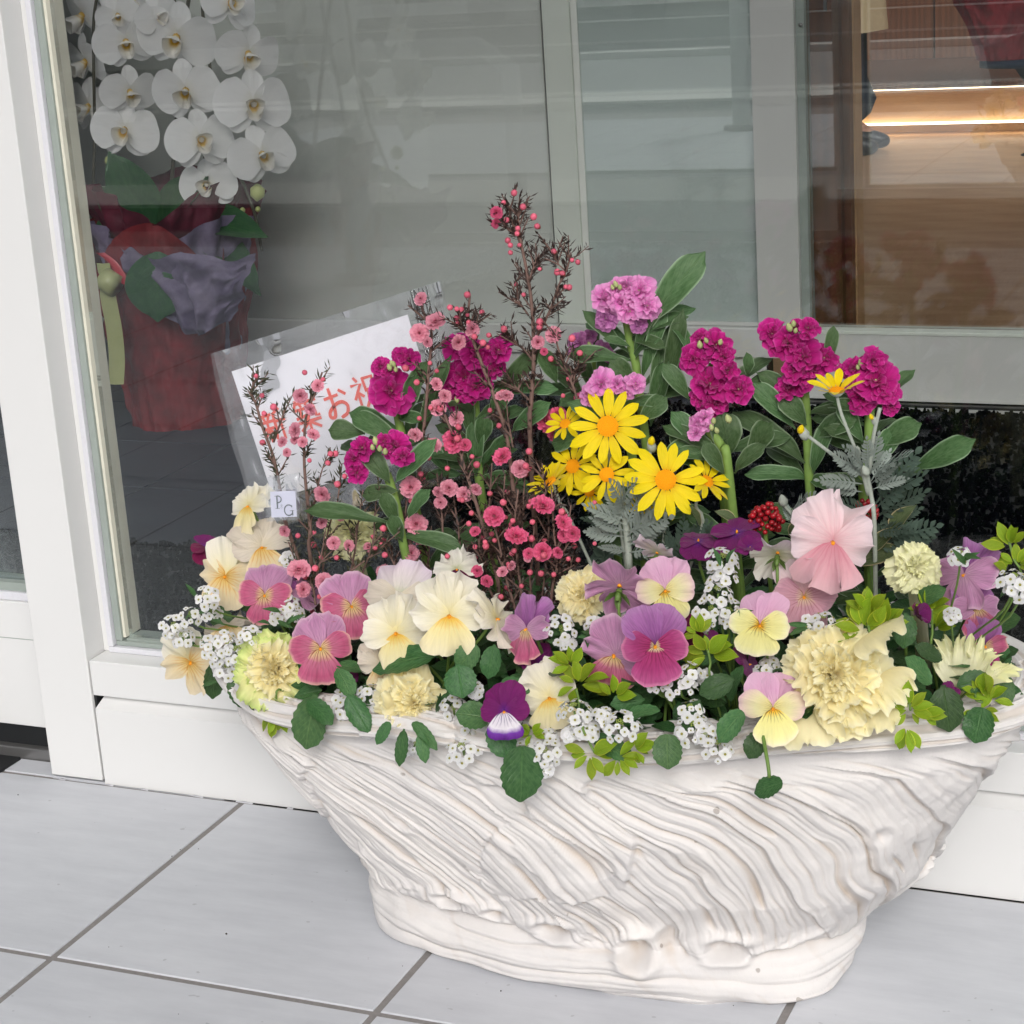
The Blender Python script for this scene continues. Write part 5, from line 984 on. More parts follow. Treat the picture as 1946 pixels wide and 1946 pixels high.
feathers(D2, 0, 0, -.185, [((1640, 920), (1560, 908)), ((1640, 935), (1575, 925)), ((1640, 900), (1590, 862)), ((1650, 905), (1672, 832)), ((1655, 910), (1715, 850)), ((1655, 920), (1700, 880)), ((1645, 890), (1615, 850)), ((1650, 890), (1650, 840)), ((1658, 930), (1722, 905)), ((1640, 905), (1600, 880)), ((1655, 915), (1690, 858)), ((1500, 985), (1525, 935)), ((1500, 990), (1545, 955)), ((1505, 995), (1490, 955)), ((1505, 990), (1535, 940))])
feathers(D2, 0, 0, -.165, [((1660, 970), (1738, 895)), ((1660, 985), (1752, 930)), ((1662, 960), (1735, 865)), ((1665, 1000), (1745, 965)), ((1664, 1010), (1722, 1000)), ((1680, 1030), (1770, 1000)), ((1690, 1035), (1765, 1020)), ((1655, 980), (1600, 950)), ((1650, 990), (1590, 985)), ((1660, 1030), (1700, 970)), ((1665, 1040), (1740, 1030)), ((1640, 1010), (1570, 970))], 'grey_leaf2')
for k in range(10): put('leaf', cached(('feather', 'grey_leaf2'), None)[k % 3], D1, yframe(A := at(1250 + k * 12, 1075, -.19), B := at(1235 + k * 14 + rnd.uniform(-30, 30), 1010 + rnd.uniform(-20, 20), -.195), facing(A, rnd.uniform(-40, 40), 20), (B - A).length, (B - A).length))

# ------------------------------------------------------------------ pink tea-tree twigs
def lp_flower_mesh(mat, k):
    mb = MB()
    for w, (cnt, L, tl) in enumerate(((6, .52, 8), (6, .40, 32), (5, .26, 60))):
        for i in range(cnt): V, F, U = fan(L, L * 1.3, 9, 5, .26, .2, .02, .5, .35, 2.5, .03, seed=k * 20 + i + w * 7, base=.15); mb.add(V, F, U, 0, rotz(6.283 * i / cnt + w * .5) @ T3(0, .07, .03 * w) @ rotx(R(tl)))
    V, F, U = tube([(0, 0, -.12), (0, 0, .03), (0, 0, .07)], [.1, .13, .06], 7); mb.add(V, F, U, 1)
    return mb.mesh('flower', [M[mat], M['lp_c']])
def lp_bud_mesh():
    mb = MB(); V, F, U = tube([(0, 0, -.35), (0, 0, -.1), (0, 0, .25), (0, 0, .48)], [.3, .46, .42, .12], 7); mb.add(V, F, U, 0); V, F, U = tube([(0, 0, -.6), (0, 0, -.35), (0, 0, -.12)], [.1, .34, .47], 7); mb.add(V, F, U, 1); return mb.mesh('bud', [M['lp_bud'], M['lp_calyx']])
def teatree(label, base_px, Yb, stems, flowers, buds, density=1.0, needle='needle', rand_buds=0, rand_pale='lp_pale', twigs=1.1):
    pl = plant('tea_tree_shrub', base_px[0], base_px[1], Yb, label, 'tea-tree shrub'); mb = MB(); tips = []
    for st in stems:
        Y = st[0]; pts = [at(a, b, Y + rnd.uniform(-.004, .004)) for a, b in st[1]]; 
        if st[2]: pts.append(Vector((pl.location.x + rnd.uniform(-.02, .02), pl.location.y, pl.location.z - .003)))
        c = poly(pts, 5); r0 = st[3]; rad = [r0 * (.45 + .55 * i / (len(c) - 1)) for i in range(len(c))]; V, F, U = tube(c, rad, 6); put('branch', mesh('branch', V, F, M['stem_b'], U), pl); tips.append(c)
        segs = [(c, len(c))]
        for q in range(int(len(c) * .32 * twigs)):   # short side twigs
            i = rnd.randrange(2, max(3, int(len(c) * .85))); A = c[i]; up = (c[max(i - 1, 0)] - c[i]).normalized(); side = Vector((rnd.uniform(-1, 1), rnd.uniform(-.6, .5), rnd.uniform(-.2, .3))).normalized(); d = (up * .9 + side).normalized(); L = rnd.uniform(.006, .018)
            tw = [A, A + d * L * .5 + up * .002, A + d * L + up * L * .25]; V, F, U = tube(tw, [.0007, .0006, .0004], 4); mb.add(V, F, None, 1); segs.append((poly(tw, 5), 0)); tips.append(tw)
        for seg, _ in segs:
            for i in range(len(seg) - 1):
                a, b = seg[i], seg[i + 1]; L = (b - a).length; n = max(1, int(L / .0023 * density))
                for q in range(n):
                    p = a.lerp(b, rnd.random()); up = (a - b).normalized() if seg is c else (b - a).normalized(); s = Vector((rnd.uniform(-1, 1), rnd.uniform(-1, 1), rnd.uniform(-1, 1))); s = (s - up * s.dot(up)).normalized(); d = (up * rnd.uniform(.5, 1.2) + s).normalized(); l = rnd.uniform(.005, .0098); w = s.cross(up).normalized() * .0009
                    m = p + d * l * .5; nrm = d.cross(w).normalized() * .0003; mb.add([p, m + w + nrm, p + d * l, m - w + nrm, m - nrm], [(0, 4, 1), (1, 4, 2), (2, 4, 3), (3, 4, 0)], None, 0)
    put('foliage', mb.mesh('foliage', [M[needle], M['stem_b']], smooth=False), pl)['kind'] = 'stuff'
    bm_ = cached('lpbud', lp_bud_mesh)
    def fl(px, py, d, Y, mat): P = at(px, py, Y); put('flower', cached(('lp', mat, rnd.randrange(4)), lambda: lp_flower_mesh(mat, rnd.randrange(50))), pl, frame(P, facing(P, rnd.uniform(-40, 40), rnd.uniform(-25, 45)), roll=rnd.random() * 6, s=d * .84 * mpp(P)))
    for f in flowers: fl(f[0], f[1], f[2], f[3] if len(f) > 3 and f[3] else stems[0][0] - .006, f[4] if len(f) > 4 else rand_pale)
    for b in buds: P = at(b[0], b[1], b[3] if len(b) > 3 else stems[0][0] - .004); put('bud', bm_, pl, frame(P, Vector((rnd.uniform(-.6, .6), -.6, rnd.uniform(.2, 1))), s=b[2] * .82 * mpp(P)))
    for i in range(rand_buds):
        tp = rnd.choice(tips); p = tp[-1] if len(tp) < 4 else tp[rnd.randrange(len(tp))]; p = p + Vector((rnd.uniform(-.006, .006), rnd.uniform(-.008, 0), rnd.uniform(-.004, .006)))
        put('bud', bm_, pl, frame(p, Vector((rnd.uniform(-.6, .6), -.6, rnd.uniform(.2, 1))), s=rnd.uniform(.0040, .0062)))
    return pl
teatree('pale pink tea-tree twigs in front of the card at the left', (560, 1060), -.20,
  [(-.205, [(487, 717), (478, 745), (487, 770), (500, 815), (520, 870), (532, 930), (545, 1000)], 1, .0017), (-.205, [(612, 708), (600, 745), (582, 790), (578, 870), (583, 940), (590, 1010), (590, 1060)], 1, .0017), (-.205, [(560, 742), (540, 785), (520, 840)], 0, .0009), (-.2, [(470, 740), (490, 775)], 0, .0008), (-.2, [(628, 850), (610, 900), (596, 960)], 0, .0008), (-.2, [(650, 880), (640, 960), (620, 1030)], 1, .0010), (-.21, [(760, 1010), (700, 1060), (660, 1090)], 0, .0009), (-.215, [(548, 1030), (570, 1085), (592, 1110), (600, 1150)], 0, .0011), (-.2, [(690, 930), (680, 1000), (670, 1070)], 1, .001), (-.21, [(620, 1000), (610, 1060), (600, 1100)], 0, .001), (-.2, [(720, 900), (712, 980), (700, 1060)], 1, .001)],
  [(571, 752, 30), (604, 733, 26), (590, 778, 26), (561, 817, 30), (595, 826, 26), (537, 840, 22), (613, 939, 36), (611, 993, 24), (634, 1032, 28), (663, 1037, 24), (568, 1083, 46, -.225), (616, 1106, 38, -.225), (576, 1120, 32, -.225), (545, 860, 18), (575, 840, 22), (560, 835, 20), (540, 1010, 24), (648, 980, 22)],
  [(487, 714, 14), (579, 708, 14), (502, 786, 14), (499, 841, 16), (614, 721, 12), (599, 1080, 18, -.225), (608, 1134, 15, -.225), (566, 1018, 14), (597, 1012, 12), (623, 880, 14), (655, 905, 14), (588, 875, 12), (610, 1060, 13), (640, 1060, 14)], 1.0, 'needle_g', 14)
teatree('pale pink tea-tree twigs crowded between the two left magenta stocks', (860, 1050), -.18,
  [(-.185, [(800, 560), (803, 590), (820, 630), (815, 700), (808, 790), (798, 880), (790, 960), (785, 1050)], 1, .0018), (-.185, [(893, 562), (890, 600), (897, 640), (915, 690), (945, 770), (965, 840), (975, 930), (985, 1010)], 1, .0020), (-.19, [(920, 595), (905, 620), (898, 650)], 0, .0008), (-.19, [(870, 605), (880, 625), (895, 645)], 0, .0008), (-.19, [(836, 770), (850, 800), (870, 850), (890, 910), (915, 990), (940, 1080), (948, 1130)], 1, .0019), (-.18, [(775, 930), (770, 990), (775, 1060)], 1, .0012), (-.18, [(830, 900), (840, 980), (850, 1060)], 1, .0012), (-.18, [(860, 930), (870, 1000), (880, 1080)], 1, .0012), (-.18, [(730, 990), (745, 1050), (760, 1090)], 1, .001), (-.175, [(935, 880), (930, 960), (925, 1050)], 1, .0012), (-.18, [(1000, 860), (995, 940), (985, 1030)], 1, .0012), (-.175, [(820, 1000), (815, 1060), (820, 1110)], 1, .001), (-.185, [(962, 755), (966, 800), (975, 850)], 0, .0008)],
  [(800, 568, 28), (828, 612, 42), (797, 633, 38), (812, 650, 22), (897, 625, 34), (871, 650, 32), (829, 730, 26), (832, 775, 34), (845, 753, 28), (868, 796, 32), (823, 846, 34), (862, 839, 48, 0, 'lp_deep'), (884, 846, 26, 0, 'lp_deep'), (789, 827, 30), (781, 926, 44), (853, 928, 36), (882, 939, 32), (905, 930, 26), (791, 997, 46), (798, 1026, 30), (781, 1051, 34), (730, 1087, 32), (955, 868, 40, 0, 'lp_deep'), (988, 891, 36), (962, 752, 28), (950, 752, 20), (832, 936, 24), (837, 955, 26), (770, 1110, 22), (700, 1040, 20)],
  [(888, 560, 18), (916, 594, 15), (868, 604, 15), (870, 615, 14), (929, 637, 14), (888, 598, 12), (817, 690, 12), (927, 660, 13), (830, 705, 12), (797, 795, 13), (815, 870, 14), (955, 745, 14), (850, 890, 14)], 1.1, 'needle', 40)
teatree('tallest tea-tree twig with coral buds reaching above all other flowers', (1010, 1000), -.14,
  [(-.15, [(986, 395), (985, 425), (992, 470), (1003, 525), (1010, 575), (1014, 640), (1014, 700), (1010, 760), (1008, 850)], 1, .0021), (-.15, [(966, 388), (972, 420), (984, 450), (992, 475)], 0, .0011), (-.15, [(944, 410), (960, 430), (980, 450)], 0, .0009), (-.152, [(1085, 480), (1078, 510), (1063, 540), (1045, 590), (1020, 640)], 0, .0013), (-.152, [(1052, 475), (1060, 500), (1075, 515)], 0, .0008), (-.15, [(1025, 480), (1015, 505), (1006, 530)], 0, .0008), (-.155, [(1055, 625), (1060, 660), (1078, 705), (1094, 750), (1105, 800)], 0, .0013), (-.15, [(970, 535), (985, 570), (1005, 600)], 0, .0008), (-.15, [(968, 640), (985, 655), (1010, 680)], 0, .0009), (-.15, [(1105, 690), (1092, 715), (1088, 735)], 0, .0008), (-.15, [(950, 700), (980, 735), (1005, 760)], 0, .0009)],
  [(944, 404, 26, -.155, 'lp_deep'), (942, 424, 22, -.155, 'lp_deep'), (1052, 636, 34, -.157), (1022, 650, 28, -.157), (1034, 668, 16, -.156, 'lp_deep'), (1107, 763, 42, -.14, 'lp_deep'), (1036, 800, 46, -.14, 'lp_deep'), (1060, 790, 38, -.14, 'lp_deep'), (1053, 822, 34, -.14, 'lp_deep')],
  [(957, 385, 13), (994, 393, 17), (963, 418, 15), (1014, 412, 18), (1021, 430, 16), (984, 434, 14), (983, 444, 14), (965, 457, 16), (970, 466, 14), (987, 466, 12), (1053, 478, 15), (1098, 498, 14), (1087, 494, 12), (1059, 517, 18), (1069, 520, 16), (1082, 546, 16), (1075, 545, 13), (1026, 511, 11), (1026, 612, 20), (1025, 622, 17), (1048, 647, 16), (1087, 643, 19), (1102, 671, 16), (1047, 682, 16), (1082, 720, 17), (1070, 752, 12), (995, 560, 12), (980, 540, 11), (970, 480, 13)], 1.35, 'needle', 2, twigs=1.7)
teatree('deep pink tea-tree flowers low in the centre in front of dark foliage', (1000, 1100), -.22,
  [(-.215, [(1048, 930), (1052, 1000), (1058, 1080), (1050, 1120)], 1, .0014), (-.215, [(985, 930), (978, 1000), (985, 1080), (990, 1120)], 1, .0014), (-.215, [(930, 960), (950, 1040), (965, 1110)], 1, .0013), (-.21, [(1085, 960), (1075, 1040), (1060, 1110)], 1, .0012), (-.21, [(905, 1000), (915, 1060), (930, 1120)], 1, .0012), (-.21, [(1015, 1000), (1012, 1060), (1010, 1130)], 1, .0012), (-.20, [(880, 1050), (895, 1090), (915, 1130)], 1, .001), (-.205, [(1090, 1050), (1080, 1100), (1070, 1140)], 0, .001), (-.2, [(960, 900), (955, 980), (960, 1060)], 1, .001), (-.2, [(1030, 880), (1040, 960), (1040, 1050)], 1, .001)],
  [(1031, 961, 48, -.225, 'lp_deep'), (939, 981, 42, -.222, 'lp_deep'), (981, 1020, 48, -.228, 'lp_deep'), (1070, 993, 36, -.225, 'lp_deep'), (1088, 1014, 34, -.222, 'lp_deep'), (1072, 1018, 28, -.222, 'lp_deep'), (1031, 1048, 38, -.228, 'lp_deep'), (1061, 1050, 24, -.228, 'lp_deep'), (955, 1087, 24, -.228), (1005, 1052, 24, -.228, 'lp_deep'), (907, 1085, 24, -.222, 'lp_deep'), (925, 1105, 26, -.225, 'lp_deep'), (1003, 1060, 18, -.228), (972, 1075, 20, -.228), (903, 1010, 22, -.22, 'lp_deep')],
  [(1007, 1088, 16, -.228), (1028, 1090, 17, -.228), (991, 1114, 13, -.228), (977, 1047, 14, -.228), (922, 1030, 13, -.225), (896, 975, 14, -.22), (891, 995, 15, -.22), (1012, 992, 15, -.225), (1080, 1062, 13, -.225), (1130, 1033, 11, -.22), (1046, 1158, 12, -.24), (995, 1158, 10, -.24), (1130, 955, 12, -.2), (850, 1057, 14, -.22), (940, 1027, 13, -.222), (966, 1072, 12, -.225)], 1.9, 'needle', 38, twigs=2)

# ------------------------------------------------------------------ berries, variegated leaves, lime-edged sprigs
def skimmia(label, px, py, d, Y, n, leaves=()):
    pl = plant('berry_shrub', px, py + 60, Y, label, 'berry plant', 'clusters of small red berries'); C = at(px, py, Y); r0 = d / 2 * mpp(C); bm_ = cached('berry', lambda: mk('berry', tube([(0, 0, -1), (0, 0, -.7), (0, 0, 0), (0, 0, .7), (0, 0, 1)], [.1, .72, 1, .72, .1], 9), M['berry']))
    for i in range(n):
        t = (i + .5) / n; ph = math.acos(1 - 1.75 * t); a = i * 2.39996; dv = Vector((math.sin(ph) * math.cos(a) * 1.05, math.sin(ph) * math.sin(a) * .8, math.cos(ph))); q = C + dv * r0 * rnd.uniform(.72, 1.0); put('berry', bm_, pl, frame(q, dv, s=.0021 * rnd.uniform(.8, 1.15)))
    pstem(pl, [C, C + Vector((0, 0, -.02)), pl.location], .0018, 'stem_g')
    for a, b, w in leaves: leaf_px(pl, a, b, w, Y, Y - .01, 'var_leaf', 'narrow', yaw=rnd.uniform(-30, 30), pitch=20)
    return pl
skimmia('dense cluster of tiny dark red berries left of the large pink pansy', 1455, 988, 64, -.2, 60, [((1560, 1010), (1516, 975), 28), ((1330, 1000), (1318, 960), 16), ((1400, 990), (1362, 968), 20), ((1500, 1020), (1520, 990), 26)])
skimmia('red berries half hidden behind the right side of the large pink pansy', 1645, 975, 50, -.165, 34, [((1620, 1070), (1712, 1036), 44), ((1690, 1010), (1730, 960), 34), ((1650, 1050), (1700, 1000), 30), ((1660, 1060), (1700, 1045), 40)])
skimmia('dark red berries in deep shade among the green stock stems', 1372, 925, 44, -.12, 26)
def sprig(label, pts, Y, tips):
    pl = plant('lime_sprig', pts[-1][0], pts[-1][1], Y, label, 'foliage sprig', 'bright lime-edged leafy sprigs'); P = [at(a, b, Y) for a, b in pts]; pstem(pl, P + [pl.location], .0009, 'stem_g')
    for (c, r0, n, sp) in tips:
        for i in range(n):
            a = (i / n - .5) * sp * 2 + rnd.uniform(-.15, .15); C = at(c[0], c[1], Y); ax = R(c[2]); dxy = Vector((math.sin(a + ax), math.cos(a + ax))); b = (c[0] + dxy.x * r0 * rnd.uniform(.75, 1.15), c[1] - dxy.y * r0 * rnd.uniform(.75, 1.15)); k = rnd.uniform(.1, .25); s0 = (c[0] + dxy.x * r0 * k, c[1] - dxy.y * r0 * k)
            A, B = at(*s0, Y), at(*b, Y - rnd.uniform(-.004, .012)); vleaf(pl, A, B, (B - A).length * .44, 'lime_leaf', kind='lime', zh=facing(A, rnd.uniform(-25, 25), rnd.uniform(5, 35)))
    return pl
sprig('lime sprig pointing down below the green-edged kale', [(520, 1358), (525, 1340), (530, 1310)], y(520, -.02), [((520, 1356, 180), 46, 6, 1.0)])
sprig('lime sprig hanging over the middle of the front rim', [(1130, 1430), (1120, 1410), (1110, 1380)], -.325, [((1120, 1432, 200), 50, 7, 2.4), ((1175, 1438, 150), 46, 6, 1.8), ((1205, 1425, 120), 36, 5, 1.5)])
sprig('lime sprig between the pale yellow and nodding mauve pansies', [(1095, 1310), (1100, 1330), (1105, 1360)], y(1095, -.01), [((1100, 1300, 0), 50, 8, 2.6), ((1085, 1265, -20), 40, 5, 1.5), ((1165, 1325, 40), 40, 6, 2)])
sprig('lime sprig right of the magenta pansy', [(1345, 1235), (1350, 1260), (1350, 1290)], y(1345, .0), [((1345, 1245, 0), 46, 8, 2.2), ((1330, 1205, -20), 34, 5, 1.5)])
sprig('upright lime sprig between the dusty pink pansy and the purple bud', [(1640, 1165), (1650, 1190), (1655, 1220)], y(1640, .0), [((1640, 1200, -5), 62, 9, 1.6), ((1648, 1165, 0), 48, 7, 1.3), ((1610, 1200, -60), 34, 3, .8), ((1680, 1190, 40), 44, 5, 1.1)])
sprig('lime sprig leaning over the rim right of the largest kale', [(1730, 1350), (1728, 1330), (1725, 1300)], -.285, [((1728, 1348, 20), 44, 9, 2.9), ((1722, 1378, 190), 52, 4, .7), ((1748, 1356, 105), 44, 3, .5)])
sprig('lime sprig at the right end of the rim', [(1868, 1335), (1855, 1330), (1845, 1310)], -.235, [((1880, 1330, 30), 44, 6, 1.6), ((1862, 1350, 170), 40, 6, 2.2), ((1866, 1322, -10), 40, 4, .9)])
sprig('lime sprig standing up at the far right edge', [(1918, 1030), (1925, 1060), (1935, 1120)], -.17, [((1918, 1040, -10), 48, 7, 1.2), ((1930, 1075, 30), 44, 6, 1.8), ((1915, 1085, -40), 30, 3, .8)])
sprig('lime sprig behind the purple bud at the right', [(1770, 1160), (1772, 1200), (1770, 1240)], -.22, [((1768, 1165, 10), 44, 7, 1.5), ((1775, 1195, 60), 40, 4, .9)])
sprig('small lime sprig under the purple and white viola', [(1010, 1400), (1000, 1395), (990, 1380)], -.32, [((1010, 1395, 0), 26, 7, 2.6)])

# low foliage that closes the gaps over the soil
gc = MB(); r_ = random.Random(12); lib = [strap(1, .62, 5, 7, .9, .6, .25, .2, seed=k, fold=-.1) for k in range(4)]
for i in range(1500):
    a = r_.uniform(0, 6.283); q = math.sqrt(r_.random()); x = .433 + .325 * q * math.cos(a); yy = -.155 + .140 * q * math.sin(a); e = 1 - q ** 5
    z = SOIL(x, yy) + r_.uniform(.0, .022 + .045 * e); d = Vector((r_.uniform(-1, 1), r_.uniform(-1, .5), r_.uniform(-.1, .9))).normalized(); L = r_.uniform(.009, .024)
    if x > .58 and x < .70 and yy < -.24 and r_.random() < .8: continue
    A = Vector((x, yy, z)); V, F, U = lib[i % 4]; gc.add(V, F, U, 0 if r_.random() < .75 else 1, yframe(A, A + d * L, Vector((r_.uniform(-.5, .5), -.4, .9)), L, L))
tag(put('ground_foliage', gc.mesh('ground_foliage', [M['viola_leaf'], M['viola_leaf_l']])), 'mass of small dark green leaves covering the soil beneath the flowers', 'foliage', kind='stuff')
# ------------------------------------------------------------------ message card in its clear sleeve, small initialled tag
def quad_frame(tl, tr, bl, Y, dY=0):   # origin top left, x to the right, y down the sheet
    A, B, Cc = at(*tl, Y), at(*tr, Y), at(*bl, Y + dY); return A, B - A, Cc - A
CY = -.105
def sheet(name, tl, tr, bl, Y, mat, nx=30, ny=22, wr=.0, parent=None, off=0.0, dY=0, thick=0):
    A, ex, ey = quad_frame(tl, tr, bl, Y, dY); n = ex.cross(ey).normalized(); n = n if n.y < 0 else -n; V = []; UV = []
    for j in range(ny + 1):
        for i in range(nx + 1):
            u, v = i / nx, j / ny; h = wr * float(fbm(u * 5 + .3, v * 4, 3, 90)) * (1.0 + 1.8 * max(0, .25 - v) * 4 * .6); V.append(A + ex * u + ey * v + n * (off + h)); UV.append((u, v))
    F = grid_faces(nx + 1, ny + 1)
    if thick:
        m0 = len(V); V += [p - n * thick for p in V]; UV += UV[:]; F += [tuple(k + m0 for k in f[::-1]) for f in F]
        per = [i for i in range(nx + 1)] + [(nx + 1) * (j + 1) + nx for j in range(ny)] + [(nx + 1) * ny + nx - 1 - i for i in range(nx)] + [(nx + 1) * (ny - 1 - j) for j in range(ny - 1)]
        for a, b in zip(per, per[1:] + per[:1]): F.append((b, a, a + m0, b + m0))
    return put(name, mesh(name, V, F, mat, UV, smooth=bool(wr)), parent)
sl = thing('plastic_sleeve', at(500, 980, CY), 'clear zip-top plastic sleeve holding the white card, tilted behind the left flowers', 'plastic sleeve')
sheet('front_film', (402, 672), (836, 534), (492, 1010), CY, M['plastic'], 60, 44, .0026, sl, .0040)
sheet('back_film', (402, 672), (836, 534), (492, 1010), CY, M['plastic'], 10, 8, .0006, sl, -.0022)
A, ex, ey = quad_frame((402, 672), (836, 534), (492, 1010), CY); nrm = ex.cross(ey).normalized(); nrm = nrm if nrm.y < 0 else -nrm
for u in (.893, .905, .925, .94, .955):   # zip ridges across the open end
    V, F, U = tube([A + ex * u + nrm * .006, A + ex * u + ey * 1.0 + nrm * .006], .0006 if u > .91 else .0009, 5); put('zip_ridge', mesh('zip_ridge', V, F, M['plastic'], U), sl)
cd = sheet('message_card', (440, 706), (774, 598), (520, 948), CY, M['card'], 1, 1, 0, None, 0, 0, .0006); tag(cd, 'white card with orange-red handwritten Japanese greeting inside the clear sleeve', 'card')
strokes = {'shin': [[(.25, 1), (.27, .88)], [(.05, .85), (.45, .85)], [(.14, .8), (.18, .68)], [(.36, .8), (.3, .68)], [(.02, .64), (.48, .64)], [(.05, .42), (.45, .42)], [(.25, .64), (.25, 0)], [(.25, .42), (.03, .15)], [(.25, .42), (.46, .2)], [(.85, .97), (.58, .85), (.56, .4), (.48, .05)], [(.58, .6), (.98, .6)], [(.8, .6), (.8, 0)]],
 'chiku': [[(.15, 1), (.05, .82)], [(.12, .92), (.45, .92)], [(.28, .9), (.32, .8)], [(.6, 1), (.52, .83)], [(.57, .92), (.95, .92)], [(.75, .9), (.78, .8)], [(.08, .72), (.42, .72)], [(.25, .72), (.25, .45)], [(.05, .45), (.45, .5)], [(.55, .75), (.53, .45), (.45, .36)], [(.55, .75), (.82, .75), (.84, .42), (.97, .42)], [(.68, .62), (.72, .55)], [(.03, .3), (.97, .3)], [(.5, .4), (.5, 0)], [(.48, .28), (.12, .05)], [(.52, .28), (.9, .05)]],
 'o': [[(.08, .72), (.6, .75)], [(.33, 1), (.35, .6), (.35, .3), (.28, .1), (.12, .12), (.14, .28), (.4, .46), (.7, .5), (.88, .35), (.8, .12), (.55, .03)], [(.72, .88), (.92, .72)]],
 'iwai': [[(.22, 1), (.3, .88)], [(.05, .78), (.42, .78), (.08, .35)], [(.24, .55), (.24, 0)], [(.28, .5), (.42, .38)], [(.55, .92), (.57, .52)], [(.55, .92), (.92, .92), (.9, .52)], [(.57, .55), (.9, .55)], [(.65, .52), (.6, .2), (.45, .02)], [(.8, .52), (.8, .08), (1, .06), (1, .22)]],
 'i': [[(.1, .85), (.13, .4), (.25, .15), (.35, .35)], [(.75, .8), (.92, .4)]]}
A, ex, ey = quad_frame((440, 706), (774, 598), (520, 948), CY); nrm = ex.cross(ey).normalized(); nrm = nrm if nrm.y < 0 else -nrm
xh, yh = ex.normalized(), ey.normalized()
def ribbon(mb, pts, w, off):
    P = [Vector(p) for p in pts]; V = []; F = []
    for i, p in enumerate(P):
        t = (P[min(i + 1, len(P) - 1)] - P[max(i - 1, 0)]); t = t.normalized() if t.length > 1e-9 else Vector((1, 0, 0)); s = t.cross(nrm).normalized() * w * (.5 if 0 < i < len(P) - 1 else .42)
        e = t * w * (.25 if i else -.25) if i in (0, len(P) - 1) else Vector(); V += [p + s + e + nrm * off, p - s + e + nrm * off]
    for i in range(len(P) - 1): F.append((2 * i, 2 * i + 1, 2 * i + 3, 2 * i + 2))
    mb.add(V, F)
cs = .0262
for idx, (k, c) in enumerate((('shin', (527, 808)), ('chiku', (592, 792)), ('o', (648, 773)), ('iwai', (702, 754)), ('i', (757, 735)))):
    mb = MB(); C0 = at(*c, CY); C0 = A + xh * (C0 - A).dot(xh) + yh * (C0 - A).dot(yh)
    for st_i, s_ in enumerate(strokes[k]):
        pts = [C0 + xh * (x_ - .5) * cs * .92 - yh * (y_ - .5) * cs for x_, y_ in s_]; pts = poly(pts, 4) if len(pts) > 2 and k in ('o', 'i') else pts; ribbon(mb, pts, .0030, .0008 + .00004 * st_i)
    put('handwriting', mb.mesh('handwriting', M['ink_red'], smooth=False), cd)['kind'] = 'print'
del_k = [o for o in bpy.data.objects if o.get('kind') == 'print']
for o in del_k: del o['kind']
tg = thing('initialled_tag', at(540, 985, -.225), 'small clear pouch with pale label bearing grey initials, among the left twigs', 'tag')
TY = -.228
sheet('pouch', (508, 905), (568, 900), (510, 990), TY, M['plastic'], 16, 22, .0016, tg, -.0006); sheet('pouch', (508, 905), (568, 900), (510, 990), TY, M['plastic'], 4, 4, .0004, tg, .0028)
lb = sheet('label', (514, 934), (562, 932), (517, 983), TY, M['silver'], 1, 1, 0, tg, .0008, 0, .0004)
A, ex, ey = quad_frame((514, 934), (562, 932), (517, 983), TY); nrm = ex.cross(ey).normalized(); nrm = nrm if nrm.y < 0 else -nrm; Lx = ex.length; xh, yh = ex.normalized(), ey.normalized()
def glyph(name, segs):
    mb = MB()
    for q, (pts, w) in enumerate(segs): ribbon(mb, [A + xh * x_ * Lx + yh * y_ * Lx for x_, y_ in pts], w * Lx, .0012 + q * .00004)
    put(name, mb.mesh(name, M['ink_grey'], smooth=False), lb)
arcp = lambda cx, cy, rx, ry, a0, a1, n=14: [(cx + rx * math.cos(R(a0 + (a1 - a0) * i / n)), cy + ry * math.sin(R(a0 + (a1 - a0) * i / n))) for i in range(n + 1)]
glyph('letter', [([(.27, .16), (.27, .60)], .06), ([(.18, .16), (.30, .16)], .018), ([(.19, .60), (.36, .60)], .018), (arcp(.30, .275, .14, .12, -90, 90), .038)])
glyph('letter', [(arcp(.71, .68, .17, .19, -40, -320), .042), ([(.84, .50), (.84, .60)], .016), ([(.86, .70), (.86, .86)], .05), ([(.76, .70), (.92, .70)], .018)])
glyph('ampersand', [(arcp(.44, .50, .028, .028, 0, 360), .010), ([(.43, .53), (.40, .57), (.44, .61), (.48, .56)], .010)])

